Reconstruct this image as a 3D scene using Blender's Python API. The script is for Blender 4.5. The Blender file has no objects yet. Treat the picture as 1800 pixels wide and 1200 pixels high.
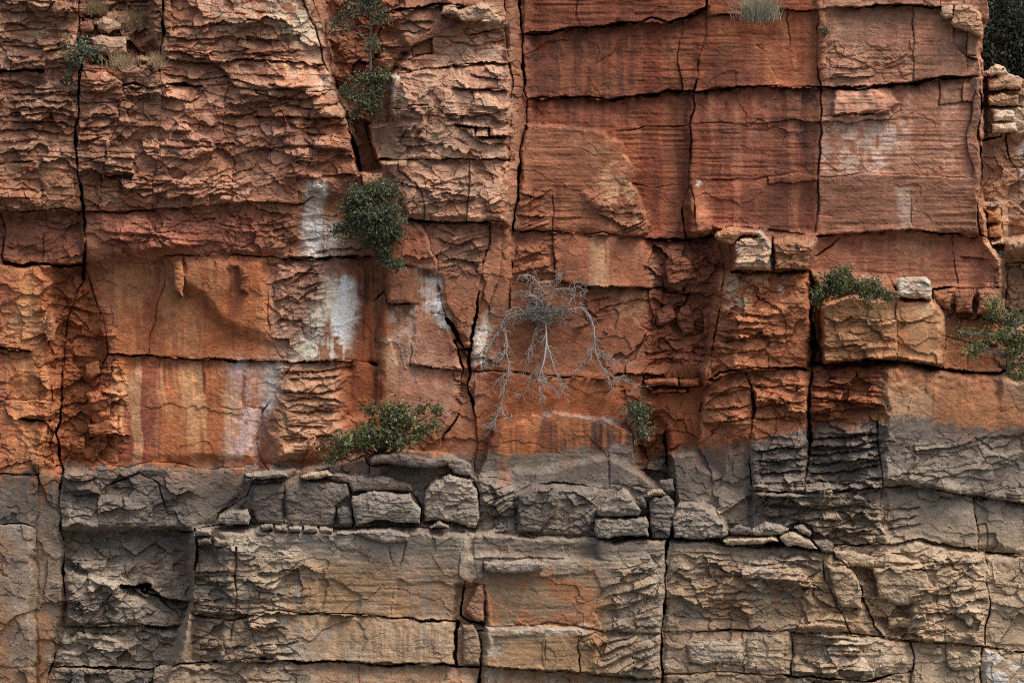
import bpy, math, random
import numpy as np
from mathutils import Vector
rng = np.random.default_rng(7)
random.seed(7)
S = bpy.context.scene
R = math.radians

# ------------------------------------------------------------------ camera, sky, sun, exposure
CAM_D, CAM_Z = 50.0, 6.0
cam = bpy.data.objects.new('camera', bpy.data.cameras.new('camera'))
S.collection.objects.link(cam)
cam.location = (0, -CAM_D, CAM_Z)
cam.rotation_euler = (R(90), 0, 0)
cam.data.sensor_width = 36
cam.data.lens = 36 * CAM_D / 18.0
cam.data.clip_end = 6000
S.camera = cam

SUN_EL, SUN_AZ = R(58), R(58)          # azimuth measured from straight in front of the cliff towards the right
world = bpy.data.worlds.new('World')
S.world = world
world.use_nodes = True
wn = world.node_tree.nodes
wl = world.node_tree.links
wn.clear()
sky = wn.new('ShaderNodeTexSky')
sky.sky_type = 'NISHITA'
sky.sun_disc = False
sky.sun_elevation = SUN_EL
sky.sun_rotation = math.pi - SUN_AZ
sky.dust_density = 6.0
sky.ozone_density = 0.3
sky.air_density = 1.0
bg = wn.new('ShaderNodeBackground')
bg.inputs['Strength'].default_value = 0.13
wo = wn.new('ShaderNodeOutputWorld')
wl.new(sky.outputs[0], bg.inputs[0])
wl.new(bg.outputs[0], wo.inputs[0])

sl = bpy.data.lights.new('sun', 'SUN')
sl.energy = 1.25
sl.angle = R(22)
sl.color = (1.0, 0.95, 0.88)
sun = bpy.data.objects.new('sun', sl)
S.collection.objects.link(sun)
sdir = Vector((math.sin(SUN_AZ) * math.cos(SUN_EL), -math.cos(SUN_AZ) * math.cos(SUN_EL), math.sin(SUN_EL)))
sun.rotation_euler = sdir.to_track_quat('Z', 'Y').to_euler()

S.view_settings.view_transform = 'Standard'
S.view_settings.look = 'None'
S.view_settings.gamma = 1
S.view_settings.exposure = 0.50
S.view_settings.use_curve_mapping = False
S.cycles.use_denoising = False
S.cycles.filter_width = 1.15
S.cycles.max_bounces = 6

# ------------------------------------------------------------------ helpers
def at(px, py, d=0.0):
    """photo pixel + distance in front of the cliff's datum plane -> a point of the place (1 px = 1 cm on the datum plane)"""
    s = (CAM_D - d) / CAM_D
    return ((px - 900) * 0.01 * s, -d, CAM_Z + (600 - py) * 0.01 * s)

def lin(c):
    c = np.asarray(c, dtype=np.float32) / 255.0
    return np.where(c <= 0.04045, c / 12.92, ((c + 0.055) / 1.055) ** 2.4).astype(np.float32)

def link(o, parent=None):
    S.collection.objects.link(o)
    if parent is not None:
        o.parent = parent
    return o

def tag(o, label=None, cat=None, group=None, kind=None):
    if label: o['label'] = label
    if cat: o['category'] = cat
    if group: o['group'] = group
    if kind: o['kind'] = kind
    return o

def mesh_np(name, V, F, col=None, mat=None, smooth=False):
    """V (n,3), F (m,3 or 4) numpy, col (n,3) linear point colour"""
    me = bpy.data.meshes.new(name)
    V = np.ascontiguousarray(V, dtype=np.float32)
    F = np.ascontiguousarray(F, dtype=np.int32)
    m, k = F.shape
    me.vertices.add(len(V))
    me.vertices.foreach_set('co', V.ravel())
    me.loops.add(m * k)
    me.loops.foreach_set('vertex_index', F.ravel())
    me.polygons.add(m)
    me.polygons.foreach_set('loop_start', np.arange(0, m * k, k, dtype=np.int32))
    me.polygons.foreach_set('use_smooth', np.full(m, smooth, dtype=bool))
    if col is not None:
        a = me.attributes.new('Col', 'FLOAT_COLOR', 'POINT')
        c4 = np.ones((len(V), 4), dtype=np.float32)
        c4[:, :3] = col
        a.data.foreach_set('color', c4.ravel())
    me.update(calc_edges=True)
    if mat is not None:
        me.materials.append(mat)
    return me

# ---- noise on arrays
_T = [np.random.default_rng(100 + i).uniform(-1, 1, (256, 256)).astype(np.float32) for i in range(24)]
def vnoise(x, y, seed=0):
    t = _T[seed % 24]
    xi = np.floor(x).astype(np.int32); yi = np.floor(y).astype(np.int32)
    fx = (x - xi).astype(np.float32); fy = (y - yi).astype(np.float32)
    fx = fx * fx * (3 - 2 * fx); fy = fy * fy * (3 - 2 * fy)
    x0 = (xi + seed * 37) & 255; y0 = (yi + seed * 91) & 255
    x1 = (x0 + 1) & 255; y1 = (y0 + 1) & 255
    a = t[y0, x0]; b = t[y0, x1]; c = t[y1, x0]; e = t[y1, x1]
    return (a + (b - a) * fx) * (1 - fy) + (c + (e - c) * fx) * fy

def fbm(x, y, octv=4, seed=0, gain=0.5):
    s = 0; amp = 1.0; tot = 0
    for i in range(octv):
        s = s + amp * vnoise(x * 2.03 ** i + 11.3 * i, y * 2.03 ** i + 5.7 * i, seed + i)
        tot += amp; amp *= gain
    return s / tot

def hsh(a, b, seed=0):
    a = np.asarray(a).astype(np.int64); b = np.asarray(b).astype(np.int64)
    h = (a * 374761393 + b * 668265263 + seed * 144665) & 0x7fffffff
    h = ((h ^ (h >> 13)) * 1274126177) & 0x7fffffff
    return ((h ^ (h >> 16)) & 0xffff).astype(np.float32) / 65535.0

def sstep(a, b, x):
    t = np.clip((x - a) / (b - a), 0, 1)
    return t * t * (3 - 2 * t)

def lnoise(x, y, seed=0):
    """like vnoise but with straight runs between lattice points: angular, broken-looking"""
    t = _T[seed % 24]
    xi = np.floor(x).astype(np.int32); yi = np.floor(y).astype(np.int32)
    fx = (x - xi).astype(np.float32); fy = (y - yi).astype(np.float32)
    x0 = (xi + seed * 53) & 255; y0 = (yi + seed * 29) & 255
    x1 = (x0 + 1) & 255; y1 = (y0 + 1) & 255
    a = t[y0, x0]; b = t[y0, x1]; c = t[y1, x0]; e = t[y1, x1]
    return (a + (b - a) * fx) * (1 - fy) + (c + (e - c) * fx) * fy

def facets(x, y, seed=0):
    """fractured facets: each cell is a randomly leaning plane; also returns the cell hash and edge distance"""
    xi = np.floor(x).astype(np.int32); yi = np.floor(y).astype(np.int32)
    b1 = np.full(x.shape, 9.0, np.float32); b2 = b1.copy()
    val = np.zeros(x.shape, np.float32); hid = val.copy()
    for oy in (-1, 0, 1):
        for ox in (-1, 0, 1):
            cx = xi + ox; cy = yi + oy
            dx = x - (cx + hsh(cx, cy, seed)); dy = y - (cy + hsh(cx, cy, seed + 1))
            q = np.abs(dx) * .6 + np.sqrt(dx * dx + dy * dy) * .5 + np.abs(dy) * .3
            h = hsh(cx, cy, seed + 2)
            v = (h * 2 - 1) * 0.5 + (hsh(cx, cy, seed + 3) - .5) * 1.4 * dx + (hsh(cx, cy, seed + 4) - .30) * 1.6 * dy
            n = q < b1
            b2 = np.where(n, b1, np.minimum(b2, q))
            val = np.where(n, v, val); hid = np.where(n, h, hid)
            b1 = np.where(n, q, b1)
    return val, hid, b2 - b1

def strata(X, Y, period, slope, seed, warp=14.0, wlen=150.0, brk=2.6):
    """overlapping bedding plates: each leans out downwards to a broken lip, then steps back"""
    t = (Y + slope * X + warp * fbm(X / wlen, Y / (wlen * .45), 2, seed)
         + period * (.20 * lnoise(X / (period * 2.6), Y / 90, seed + 3) + .09 * lnoise(X / (period * .8), Y / 45, seed + 4) + .05 * lnoise(X / (period * .25), Y / 30, seed + 6))) / period
    t = t + 0.8 * vnoise(t * .71, X / 420, seed + 5)
    k = np.floor(t); f = (t - k).astype(np.float32)
    ki = k.astype(np.int64); z = ki * 0
    w = period * brk * (0.5 + 1.2 * hsh(ki, z + 3, seed))
    cc = (X + (hsh(ki, z + 5, seed) - .5) * .9 * (Y - 600) + period * .35 * lnoise(X / 40, Y / (period * .35), seed + 7)) / w + 7 * hsh(ki, z, seed + 1)
    c = np.floor(cc); u_ = (cc - c).astype(np.float32) - .5
    h = hsh(c, ki, seed + 2)
    a = 0.5 + 0.8 * vnoise(X / (period * 4) + 40 * hsh(ki, z + 1, seed), k * 17.31, seed + 9)
    p = np.clip(0.45 * a + 0.75 * h - .12 + (hsh(c, ki, seed + 4) - .5) * .55 * u_, 0, 1.15)
    e = 0.18 + 1.1 * hsh(c, ki, seed + 6) ** 1.6
    shape = np.where(f < .9, (f / .9) ** e, np.clip((1 - f) / .1, 0, 1))
    return p * (0.25 + 0.75 * shape), h

# ------------------------------------------------------------------ the grid on which the rock is carved
G = 1.55                                    # fine where the photograph looks, coarser beyond its edges
PX0, PX1, PY0, PY1 = -190, 1990, -150, 1340
gx = np.concatenate([np.arange(PX0, -12, 4.5), np.arange(-12, 1812, G), np.arange(1812, PX1 + 5, 4.5)]).astype(np.float32)
gy = np.concatenate([np.arange(PY0, -12, 4.5), np.arange(-12, 1212, G), np.arange(1212, PY1 + 5, 4.5)]).astype(np.float32)
NX, NY = len(gx), len(gy)
X, Y = np.meshgrid(gx, gy)
def IX(v, o=0): return int(min(NX, max(0, np.searchsorted(gx, v) + o)))
def IY(v, o=0): return int(min(NY, max(0, np.searchsorted(gy, v) + o)))
CELL = np.maximum(np.gradient(gx)[None, :], np.gradient(gy)[:, None]).astype(np.float32)

WX = X + 7 * fbm(X / 45, Y / 45, 3, 1) + 2.5 * fbm(X / 9, Y / 9, 2, 4)
WY = Y + 7 * fbm(X / 45, Y / 45, 3, 2) + 2.5 * fbm(X / 9, Y / 9, 2, 5)

def pts(s):
    return [tuple(float(v) for v in q.split(',')) for q in s.split()]

def poly_mask(P, feather=6.0, warp=True):
    """soft inside mask of a polygon; returns window slices and mask"""
    P = np.asarray(P, np.float32)
    m = feather + 14
    i0 = IY(P[:, 1].min() - m); i1 = IY(P[:, 1].max() + m, 1)
    j0 = IX(P[:, 0].min() - m); j1 = IX(P[:, 0].max() + m, 1)
    if i1 <= i0 or j1 <= j0:
        return None, None
    sl_ = (slice(i0, i1), slice(j0, j1))
    x = (WX if warp else X)[sl_]; y = (WY if warp else Y)[sl_]
    dmin = np.full(x.shape, 1e9, np.float32); ins = np.zeros(x.shape, bool)
    n = len(P)
    for a in range(n):
        ax, ay = P[a]; bx, by = P[(a + 1) % n]
        ex, ey = bx - ax, by - ay
        L = ex * ex + ey * ey + 1e-6
        tt = np.clip(((x - ax) * ex + (y - ay) * ey) / L, 0, 1)
        dd = (x - ax - tt * ex) ** 2 + (y - ay - tt * ey) ** 2
        dmin = np.minimum(dmin, dd)
        if by != ay:
            cr = ((ay > y) != (by > y)) & (x < ex * (y - ay) / (by - ay) + ax)
            ins ^= cr
    sd = np.sqrt(dmin) * np.where(ins, 1, -1)
    return sl_, sstep(-feather, feather, sd)

# ------------------------------------------------------------------ joints of the cliff: "width_px depth_m | x,y x,y ..."
CRACKS = """
5 .7|137,-160 138,15 137,75 143,118 139,155 138,185 132,225 134,250 136,298 143,350 147,372
4.5 .6|147,372 150,425 150,440 148,462 147,490
3 .4|147,490 132,530 118,565 116,600
4 .5|116,600 114,628 110,665 110,700 107,740 98,762 104,800 112,825 107,850 104,875 107,900
4 .5|107,900 107,930 115,960 114,1035 117,1062 110,1115 97,1150 85,1187 83,1350
2 .2|70,795 67,835 67,895 60,930 59,1025 49,1060 51,1090 54,1118 62,1170 62,1350
4 .5|286,-160 286,0 283,82 280,125
2 .2|280,125 284,155 282,212 281,250 275,300 268,320 269,368
2 .2|218,142 216,165 208,190 206,225 193,245 185,272 180,300 172,360 170,372
1.5 .12|20,55 18,140 20,205
1.5 .12|-190,52 20,55 60,50 82,30 84,-160
1.5 .1|80,30 82,55 80,115
3.4 .5|505,-160 518,-60 532,0 542,25 560,70 567,107 586,137 597,167 610,197
8 .9|610,197 612,215 620,250 629,285 634,300
3 .5|634,300 640,330 652,360 655,400 656,450
3 .4|545,-160 550,0 572,57 580,95 590,140 604,185
3 .4|670,298 657,265 642,220 640,200
2 .3|670,298 676,330 690,370 712,384
2 .3|700,130 688,150 684,180 690,215 660,215
3 .4|887,-160 887,0 885,50 892,100 897,175 897,225 895,281
5 .5|914,-160 913,0 915,25 919,65 920,160 927,175 926,207 919,240 915,287 911,330 905,370 902,405
2 .3|895,281 893,330 890,390
2 .3|887,390 885,420 880,440 878,470 874,500 860,540 856,600 850,650
3 .4|902,405 899,450 896,500 897,560
3 .4|862,390 861,430 856,440
4 .5|856,440 848,485 840,525 835,562
4.5 .6|835,562 829,590 827,600
3 .4|767,450 767,480 772,505 777,532 785,560
6 .7|785,560 800,582 807,597 815,612
2 .25|712,384 725,385 742,395 752,417 756,440 767,455
4 .4|656,450 680,463 705,466 735,470 757,477 767,485
4 .4|798,600 806,622 813,647 810,675 808,720 800,740 780,765 775,800
4 .4|830,600 825,620 826,650 822,680 830,700
4 .5|830,700 832,710 837,750 840,775 836,805 832,840 838,855 840,900 836,930
2 .25|817,937 808,975 807,1012 818,1020
4 .4|818,1020 812,1060 810,1080 827,1092 850,1096
6.5 .7|805,1092 801,1125 803,1170
4.5 .6|840,1107 847,1137 845,1172 840,1210 838,1350
2 .3|847,985 847,1020 852,1060 852,1100 847,1137
2 .3|836,930 834,985 840,1020
4 .5|1243,-160 1242,0 1242,62 1228,100 1225,140 1219,162
3 .4|1219,162 1220,195 1214,212 1214,275 1211,300 1211,330
4 .4|1211,330 1204,345 1203,405 1207,422
3 .4|1214,325 1220,350 1222,415
2.5 .3|1211,420 1220,450 1216,480 1211,515
1.5 .15|1225,420 1227,450 1222,500
2 .3|1447,-160 1447,20
3 .4|1438,25 1438,60 1437,120 1443,152
2.5 .3|1443,152 1442,175 1442,215 1441,250 1439,300 1440,350 1437,380 1432,412
2 .25|1436,415 1432,445 1425,480
2 .15|1451,25 1452,57 1450,120
5 .5|917,60 967,60 995,50 1065,47 1120,40 1140,32 1175,40 1222,27 1242,12
1.5 .12|1016,0 1012,20 1010,45
5 .45|927,175 945,172 1000,171 1075,176 1107,170 1175,160 1219,161
4 .4|1221,163 1262,155 1300,152 1350,151 1400,153 1445,154 1562,150
6 .5|1562,150 1625,142 1710,135 1727,134
1.6 .12|1065,232 1125,226 1175,222 1214,220
1.6 .12|1217,220 1275,216 1350,215 1440,215 1500,215 1562,208 1582,196 1584,172
1.5 .1|1112,322 1207,326
2 .2|1217,317 1260,316 1350,311 1437,309
2 .2|1442,311 1500,307 1575,308 1605,306 1710,312
1.5 .1|1350,324 1435,317
3 .4|902,405 937,404 970,406 1025,411 1095,416 1137,420
7 .6|1137,420 1162,422 1207,423 1250,415
4 .4|1250,415 1350,415 1432,414
4 .4|1435,415 1505,410 1575,405 1600,402 1620,405 1675,410 1740,416
2 .25|1600,335 1602,370 1605,402
3 .3|1475,417 1457,435 1435,450
2 .2|1675,412 1677,450 1682,485 1685,507
4 .4|1640,508 1685,505 1762,506
2.5 .3|1680,510 1675,550
3 .3|1717,505 1710,552
4 .4|1692,557 1757,560
3 .4|1740,420 1747,470 1760,490 1762,550 1757,562
3 .3|1025,502 1060,505 1090,505 1145,506 1167,505
2 .2|897,497 932,495 975,490 1025,502
1.6 .15|971,345 970,400 972,440 977,460 975,490
3 .3|1165,455 1163,480 1167,505 1195,515 1211,516
5 .4|1195,516 1212,517
2 .2|1135,587 1145,582 1172,572 1182,555 1200,545 1211,515
2 .2|1140,520 1150,555 1145,582
2 .2|1167,505 1160,540 1150,570
3 .3|1135,587 1117,630 1100,641
2 .25|1075,657 1140,659 1170,657 1185,640 1200,612
3 .3|1131,668 1170,664 1230,662 1245,660
3 .35|1128,682 1170,680 1232,678
3 .35|1140,691 1210,688
3 .3|897,652 945,657 982,662 1060,665 1075,657
4 .4|1245,667 1265,654 1300,651 1350,647 1397,645 1425,653
2.5 .3|1245,680 1232,720 1222,772 1222,812
6 .4|1233,708 1230,724
3 .35|1260,412 1275,480 1262,560 1250,640 1245,680
3 .4|1310,655 1322,690 1325,712 1322,740 1320,765 1317,812 1321,850 1322,900 1318,940
5 .4|1322,690 1327,715 1324,735
2 .25|1357,478 1355,550 1350,595 1350,647
5 .6|1422,475 1424,562 1427,600 1427,650 1422,682 1420,725
8 .6|1421,740 1423,770
5 .5|1424,775 1420,812 1415,862
2 .25|1415,862 1412,900 1410,935
9 .8|1430,570 1436,610 1428,640
5 .5|1445,640 1475,635 1520,631 1570,634 1600,637 1650,647 1685,654 1757,657
1.6 .15|1576,525 1577,600 1575,634
1.6 .15|1577,565 1660,570
2 .25|1446,560 1520,556 1577,562
2.5 .3|1542,742 1542,775 1547,807 1551,840 1552,856
2 .2|1550,660 1548,700 1542,742
2 .2|1547,900 1552,932 1565,952
1.5 .15|1552,856 1547,900
4 .4|1322,862 1350,865 1410,867
3 .4|1417,864 1475,864 1530,857
3.4 .4|1555,855 1600,852 1645,860 1700,870
3 .35|1700,870 1712,870 1750,877 1800,885 1995,915
3 .35|1711,870 1713,900 1719,932 1719,966
1.5 .12|1733,920 1735,968
3.2 .4|1467,958 1525,956 1560,958 1575,955
3.4 .45|1575,955 1615,946 1662,958 1720,966
3.2 .4|1720,966 1760,972 1800,977 1995,1000
3.2 .4|1731,972 1733,1012 1731,1100 1731,1134
3.2 .4|1727,1137 1725,1200 1724,1350
3 .4|1390,1110 1412,1113 1520,1115 1557,1121 1597,1125 1662,1129 1720,1134
3.2 .4|1720,1134 1750,1139 1800,1145 1995,1170
3 .35|1172,1110 1217,1109 1300,1106 1385,1107
2.5 .3|1390,1110 1394,1150 1390,1187
4 .4|1350,1187 1390,1187 1450,1192 1512,1196 1600,1180
2.5 .3|1600,1127 1605,1175 1600,1200 1610,1350
2 .25|1660,1130 1672,1175 1668,1220
2.5 .3|1446,985 1450,1020 1470,1060 1495,1112
3.4 .4|1513,1028 1519,1055 1537,1100 1556,1122
2 .25|1465,970 1485,990 1505,1010 1513,1030
2 .2|1495,995 1535,995 1560,958
2 .2|1640,1000 1645,1050 1655,1090 1662,1129
5 .5|1187,850 1187,892 1182,922 1177,947
9 .9|1174,950 1170,975 1172,1000
6.5 .8|1172,1000 1170,1050 1167,1080
5.5 .7|1167,1080 1162,1112 1162,1150 1165,1187 1166,1350
4 .5|1171,745 1172,790 1171,812 1177,830 1187,850
1.6 .12|822,980 900,980 960,980 990,981 1050,982 1105,990
1.6 .12|992,950 992,981
3 .3|850,1100 900,1100 1027,1102 1050,1107 1107,1112 1162,1113
3 .35|860,1171 900,1176 957,1179 1010,1182 1032,1181 1055,1188 1100,1190 1165,1192
2 .2|956,1102 957,1165 957,1180
2.5 .25|1017,1125 1020,1180
3 .35|1050,946 1140,944 1175,947
3 .35|1178,946 1232,946 1268,958 1370,960 1440,962 1467,958
3 .35|1168,1185 1225,1182 1350,1186
1.6 .12|1305,1125 1308,1182
3 .35|340,1080 400,1090 450,1077 487,1072 545,1079 625,1080 677,1084 760,1091 805,1092
4 .4|330,1165 400,1160 465,1157 505,1160 570,1161 632,1164 712,1166 803,1170 845,1172
1.6 .1|586,932 590,962 595,985 645,988 648,978
1.6 .1|685,960 685,1083
1.6 .1|720,932 712,962 700,1000
2 .15|632,1164 634,1220 630,1350
4 .5|342,930 347,962 342,1000 337,1062 320,1092 312,1125 307,1165
3.2 .5|415,962 412,1012 416,1050 412,1090 405,1125
4 .5|110,932 200,932 225,927 245,929 342,933
3 .4|115,1099 160,1097 317,1099
5 .6|214,1030 240,1031 262,1028
5 .6|250,1038 282,1048
2.5 .3|282,1050 335,1056
2.5 .3|283,1054 310,1075 320,1092
2 .25|220,930 219,982 214,1028 180,1060 150,1098
4 .4|100,1172 175,1172 230,1174 275,1175 330,1165
3 .3|270,1350 268,1210 275,1170
3 .4|-190,920 0,922 60,926
2 .2|-190,1167 0,1169 62,1170
1.6 .12|-190,700 0,701 92,705
3 .35|-190,830 0,832 67,833
8 .5|-60,606 0,610 30,613 52,617
6 .45|37,736 60,738 87,739
3 .4|82,617 82,625 90,662 92,705 87,740 82,770 70,795
2 .25|52,617 82,617 95,590 100,560
4 .4|190,622 260,624 325,630 392,631 450,632 492,635 515,637 570,636 620,632 662,640
3 .3|720,640 772,647 813,650
3 .35|827,652 890,654 897,652
1.5 .1|200,707 310,710 375,715 462,718
3 .35|190,622 178,650 165,690 160,740 172,790 190,815
3 .3|515,637 500,660 480,700 462,722 462,745 450,775 460,807 475,830
3 .35|148,463 160,500 172,540 185,580 190,622
6 .5|495,455 562,455 612,451 656,450
3 .3|290,450 377,450 450,451 482,451 495,455
1.6 .15|200,430 250,430
2 .2|165,410 200,430 200,453 277,459 290,450
3 .35|-190,375 0,373 75,370 145,372
3 .35|147,372 190,373 250,370 312,367 355,360 450,354
3 .3|450,354 532,359 552,345
3 .35|0,373 10,405 3,450 10,462
7 .5|10,462 40,468 55,464 95,466 148,464
2 .25|74,300 72,350 75,370
1.6 .15|79,373 78,440 75,464
2 .15|322,455 327,527
2 .2|285,460 290,500 275,540 262,600 262,622
2 .2|470,455 475,500 470,560 480,600 500,632
6 .5|-190,128 0,126 38,123 75,125
2 .2|75,125 137,118
6 .5|217,150 235,147 270,156
2 .25|143,118 180,122 217,148
5 .45|283,151 320,148 355,152
2 .2|355,152 400,150 450,158
2 .2|142,180 208,178
2.5 .3|-190,285 10,287 85,284 136,288
2 .25|136,290 200,270 281,275
2.5 .3|286,102 340,110 400,104 450,102
3 .35|450,102 507,107 567,115
2 .2|370,-160 372,0 365,60 372,105
2.5 .3|450,165 525,164 590,160
2.5 .3|450,205 540,207 612,207
2 .2|395,105 400,160 392,230 410,290 405,358
2 .2|490,160 500,210 495,260 520,310 525,350
3 .35|520,310 560,312 634,305
3 .35|670,115 725,102 762,94
1.6 .12|721,85 762,66 820,64
1.6 .12|760,67 761,93
4 .4|767,120 812,112 850,110 892,112
3 .35|687,132 715,127 767,120
4 .4|670,25 677,22 737,15 772,7 830,12
3 .3|772,7 780,30 812,37 820,60 890,50
2.5 .3|690,190 725,186 752,185
4 .4|797,156 850,158 895,160
2 .2|752,185 750,222 748,280
4 .35|800,220 860,225
6 .45|835,240 895,241
4 .4|670,280 745,280 800,280 895,281
5 .45|712,384 745,389 800,391 845,392 865,387 887,390
2.5 .3|770,477 847,477
2 .2|700,300 740,335 745,389
2.5 .3|677,480 677,510 680,532 725,533
2.5 .3|630,460 630,517 645,525 657,530 675,512
2 .25|760,552 787,553
2 .2|735,470 735,530 730,560 720,640
1.8 .15|820,390 825,300
2.5 .3|443,850 500,853 500,922
3 .35|617,867 725,866 740,890 738,922
3 .35|617,867 620,922
3 .4|455,920 500,924 587,927 670,925 738,925 812,933 836,933
3 .3|650,818 785,818 832,840
2 .25|785,800 790,818
2.5 .3|840,838 905,850 908,935
3 .3|905,862 970,848 1055,858 1055,905
2 .2|1070,800 1070,858
2 .25|1070,850 1140,858
3 .35|812,933 905,937 1000,940 1045,942
2 .25|555,838 650,832 650,818
2.5 .3|380,920 385,900 435,870 443,850 450,830
3 .35|430,838 520,835 580,822 640,800
3 .35|342,933 380,922 455,920
3 .3|460,812 520,818 560,825
2 .2|190,815 225,822 330,818 450,815 470,830
2.5 .25|195,850 245,830 280,850 300,930
5 .9|1725,75 1724,200 1725,300 1722,345 1722,412 1738,420
3 .4|1725,130 1760,122 1820,125 1995,120
3 .35|1733,160 1800,155 1995,160
3 .35|1725,187 1790,186 1800,190
3 .35|1735,232 1770,235 1800,228 1995,240
4 .45|1725,247 1760,240
2.5 .3|1768,238 1775,280 1790,300 1790,350
3 .35|1734,340 1790,318 1800,310 1995,320
3 .35|1732,364 1760,366 1761,417
3 .35|1734,393 1760,392
3 .35|1738,420 1765,418 1800,410 1995,405
3 .35|1740,433 1765,430 1765,450
3 .35|1768,442 1800,440 1995,445
2.5 .3|1766,464 1800,462 1995,465
2.5 .3|1766,550 1800,545 1995,540
3 .35|1766,450 1766,560 1762,600 1770,650
3 .3|1690,560 1692,600 1700,650
2.5 .3|1658,590 1690,600
3 .35|1660,556 1662,590 1658,645
3 .35|1440,530 1452,500 1500,520 1560,525 1640,530 1660,556
3 .35|1560,484 1575,510 1640,520
3 .35|1262,404 1290,398 1350,402 1432,412
4 .45|1285,478 1357,478 1422,476
3 .35|1288,415 1290,450 1285,478
5 .5|1356,412 1357,440 1357,478
2 .25|1262,560 1300,552 1350,560
1.5 .12|1690,170 1695,10 1690,-160
2.5 .35|1676,30 1676,75 1700,100 1722,110
4 .4|1470,12 1510,14 1600,9 1650,14 1700,12
2.5 .3|1250,28 1320,24 1400,20 1470,12
2 .2|1655,-160 1652,12
2 .2|1385,24 1388,80 1392,152
2.5 .3|1350,24 1352,-160
2 .2|1605,10 1608,75 1605,140
1.6 .15|1608,75 1660,72 1690,95 1722,100
2 .25|1700,-160 1705,12
1.6 .15|1652,160 1650,185 1700,178
1.6 .15|1450,205 1520,202 1562,190
2 .25|1715,160 1700,230 1712,300
1.5 .1|915,100 960,75 1000,70
1.5 .1|1200,45 1200,150
2 .2|1330,80 1352,100 1370,152
2 .15|1350,179 1410,180 1412,152
"""

# lips: the rock under the line is set back: "drop_m length_px | line left to right"
LIPS = """
.16 40|0,373 75,370 145,372
.10 30|147,372 250,370 312,367 355,360 450,354 532,359
.22 22|95,466 148,464
.20 16|-40,606 0,610 52,617
.18 14|37,736 60,738 87,739
.14 26|190,622 325,630 450,632 515,637 620,632
.28 26|495,455 562,455 612,451 656,450
.22 26|1137,420 1162,422 1207,423 1250,415
.18 30|917,60 995,50 1120,40 1175,40 1242,12
.14 30|927,175 1000,171 1075,176 1219,161
.20 26|1221,163 1300,152 1445,154 1562,150 1710,135
.14 24|1435,415 1600,402 1720,415
.07 20|902,405 1025,411 1137,420
.14 18|1025,502 1145,506
.16 20|1075,657 1170,657
.20 30|1245,667 1300,651 1397,645
.26 30|1445,640 1520,631 1600,637 1757,657
.20 24|1417,864 1530,857 1600,852 1700,870 1800,885
.22 30|1467,958 1575,955 1615,946 1720,966 1800,977
.14 26|1390,1110 1520,1115 1662,1129 1800,1145
.10 24|110,932 200,932 245,929 342,933
.16 30|115,1099 317,1099
.26 26|212,1028 262,1028 282,1046 335,1056
.12 24|340,1080 450,1077 625,1080 805,1092
.12 24|330,1165 505,1160 712,1166 845,1172
.14 24|860,1171 1010,1182 1165,1192
.12 20|1172,1110 1300,1106 1385,1107
.16 20|217,150 270,156
.16 20|283,151 355,152
.18 26|-190,128 0,126 75,125
.14 22|767,120 850,110 892,112
.16 26|670,25 737,15 772,7 830,12
.14 16|797,156 895,160
.20 18|835,240 895,241
.12 20|745,280 895,281
.22 24|712,384 800,391 887,390
.12 16|800,220 860,225
.14 22|450,102 507,107 567,115
.12 18|450,205 612,207
.16 20|1470,12 1600,9 1700,12
.14 20|1692,557 1757,560
.20 16|1285,478 1357,478 1420,476
.16 14|680,532 725,533
.10 20|897,652 982,662 1060,665
.14 20|720,640 813,650
.14 30|286,102 340,110 450,102
"""

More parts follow.
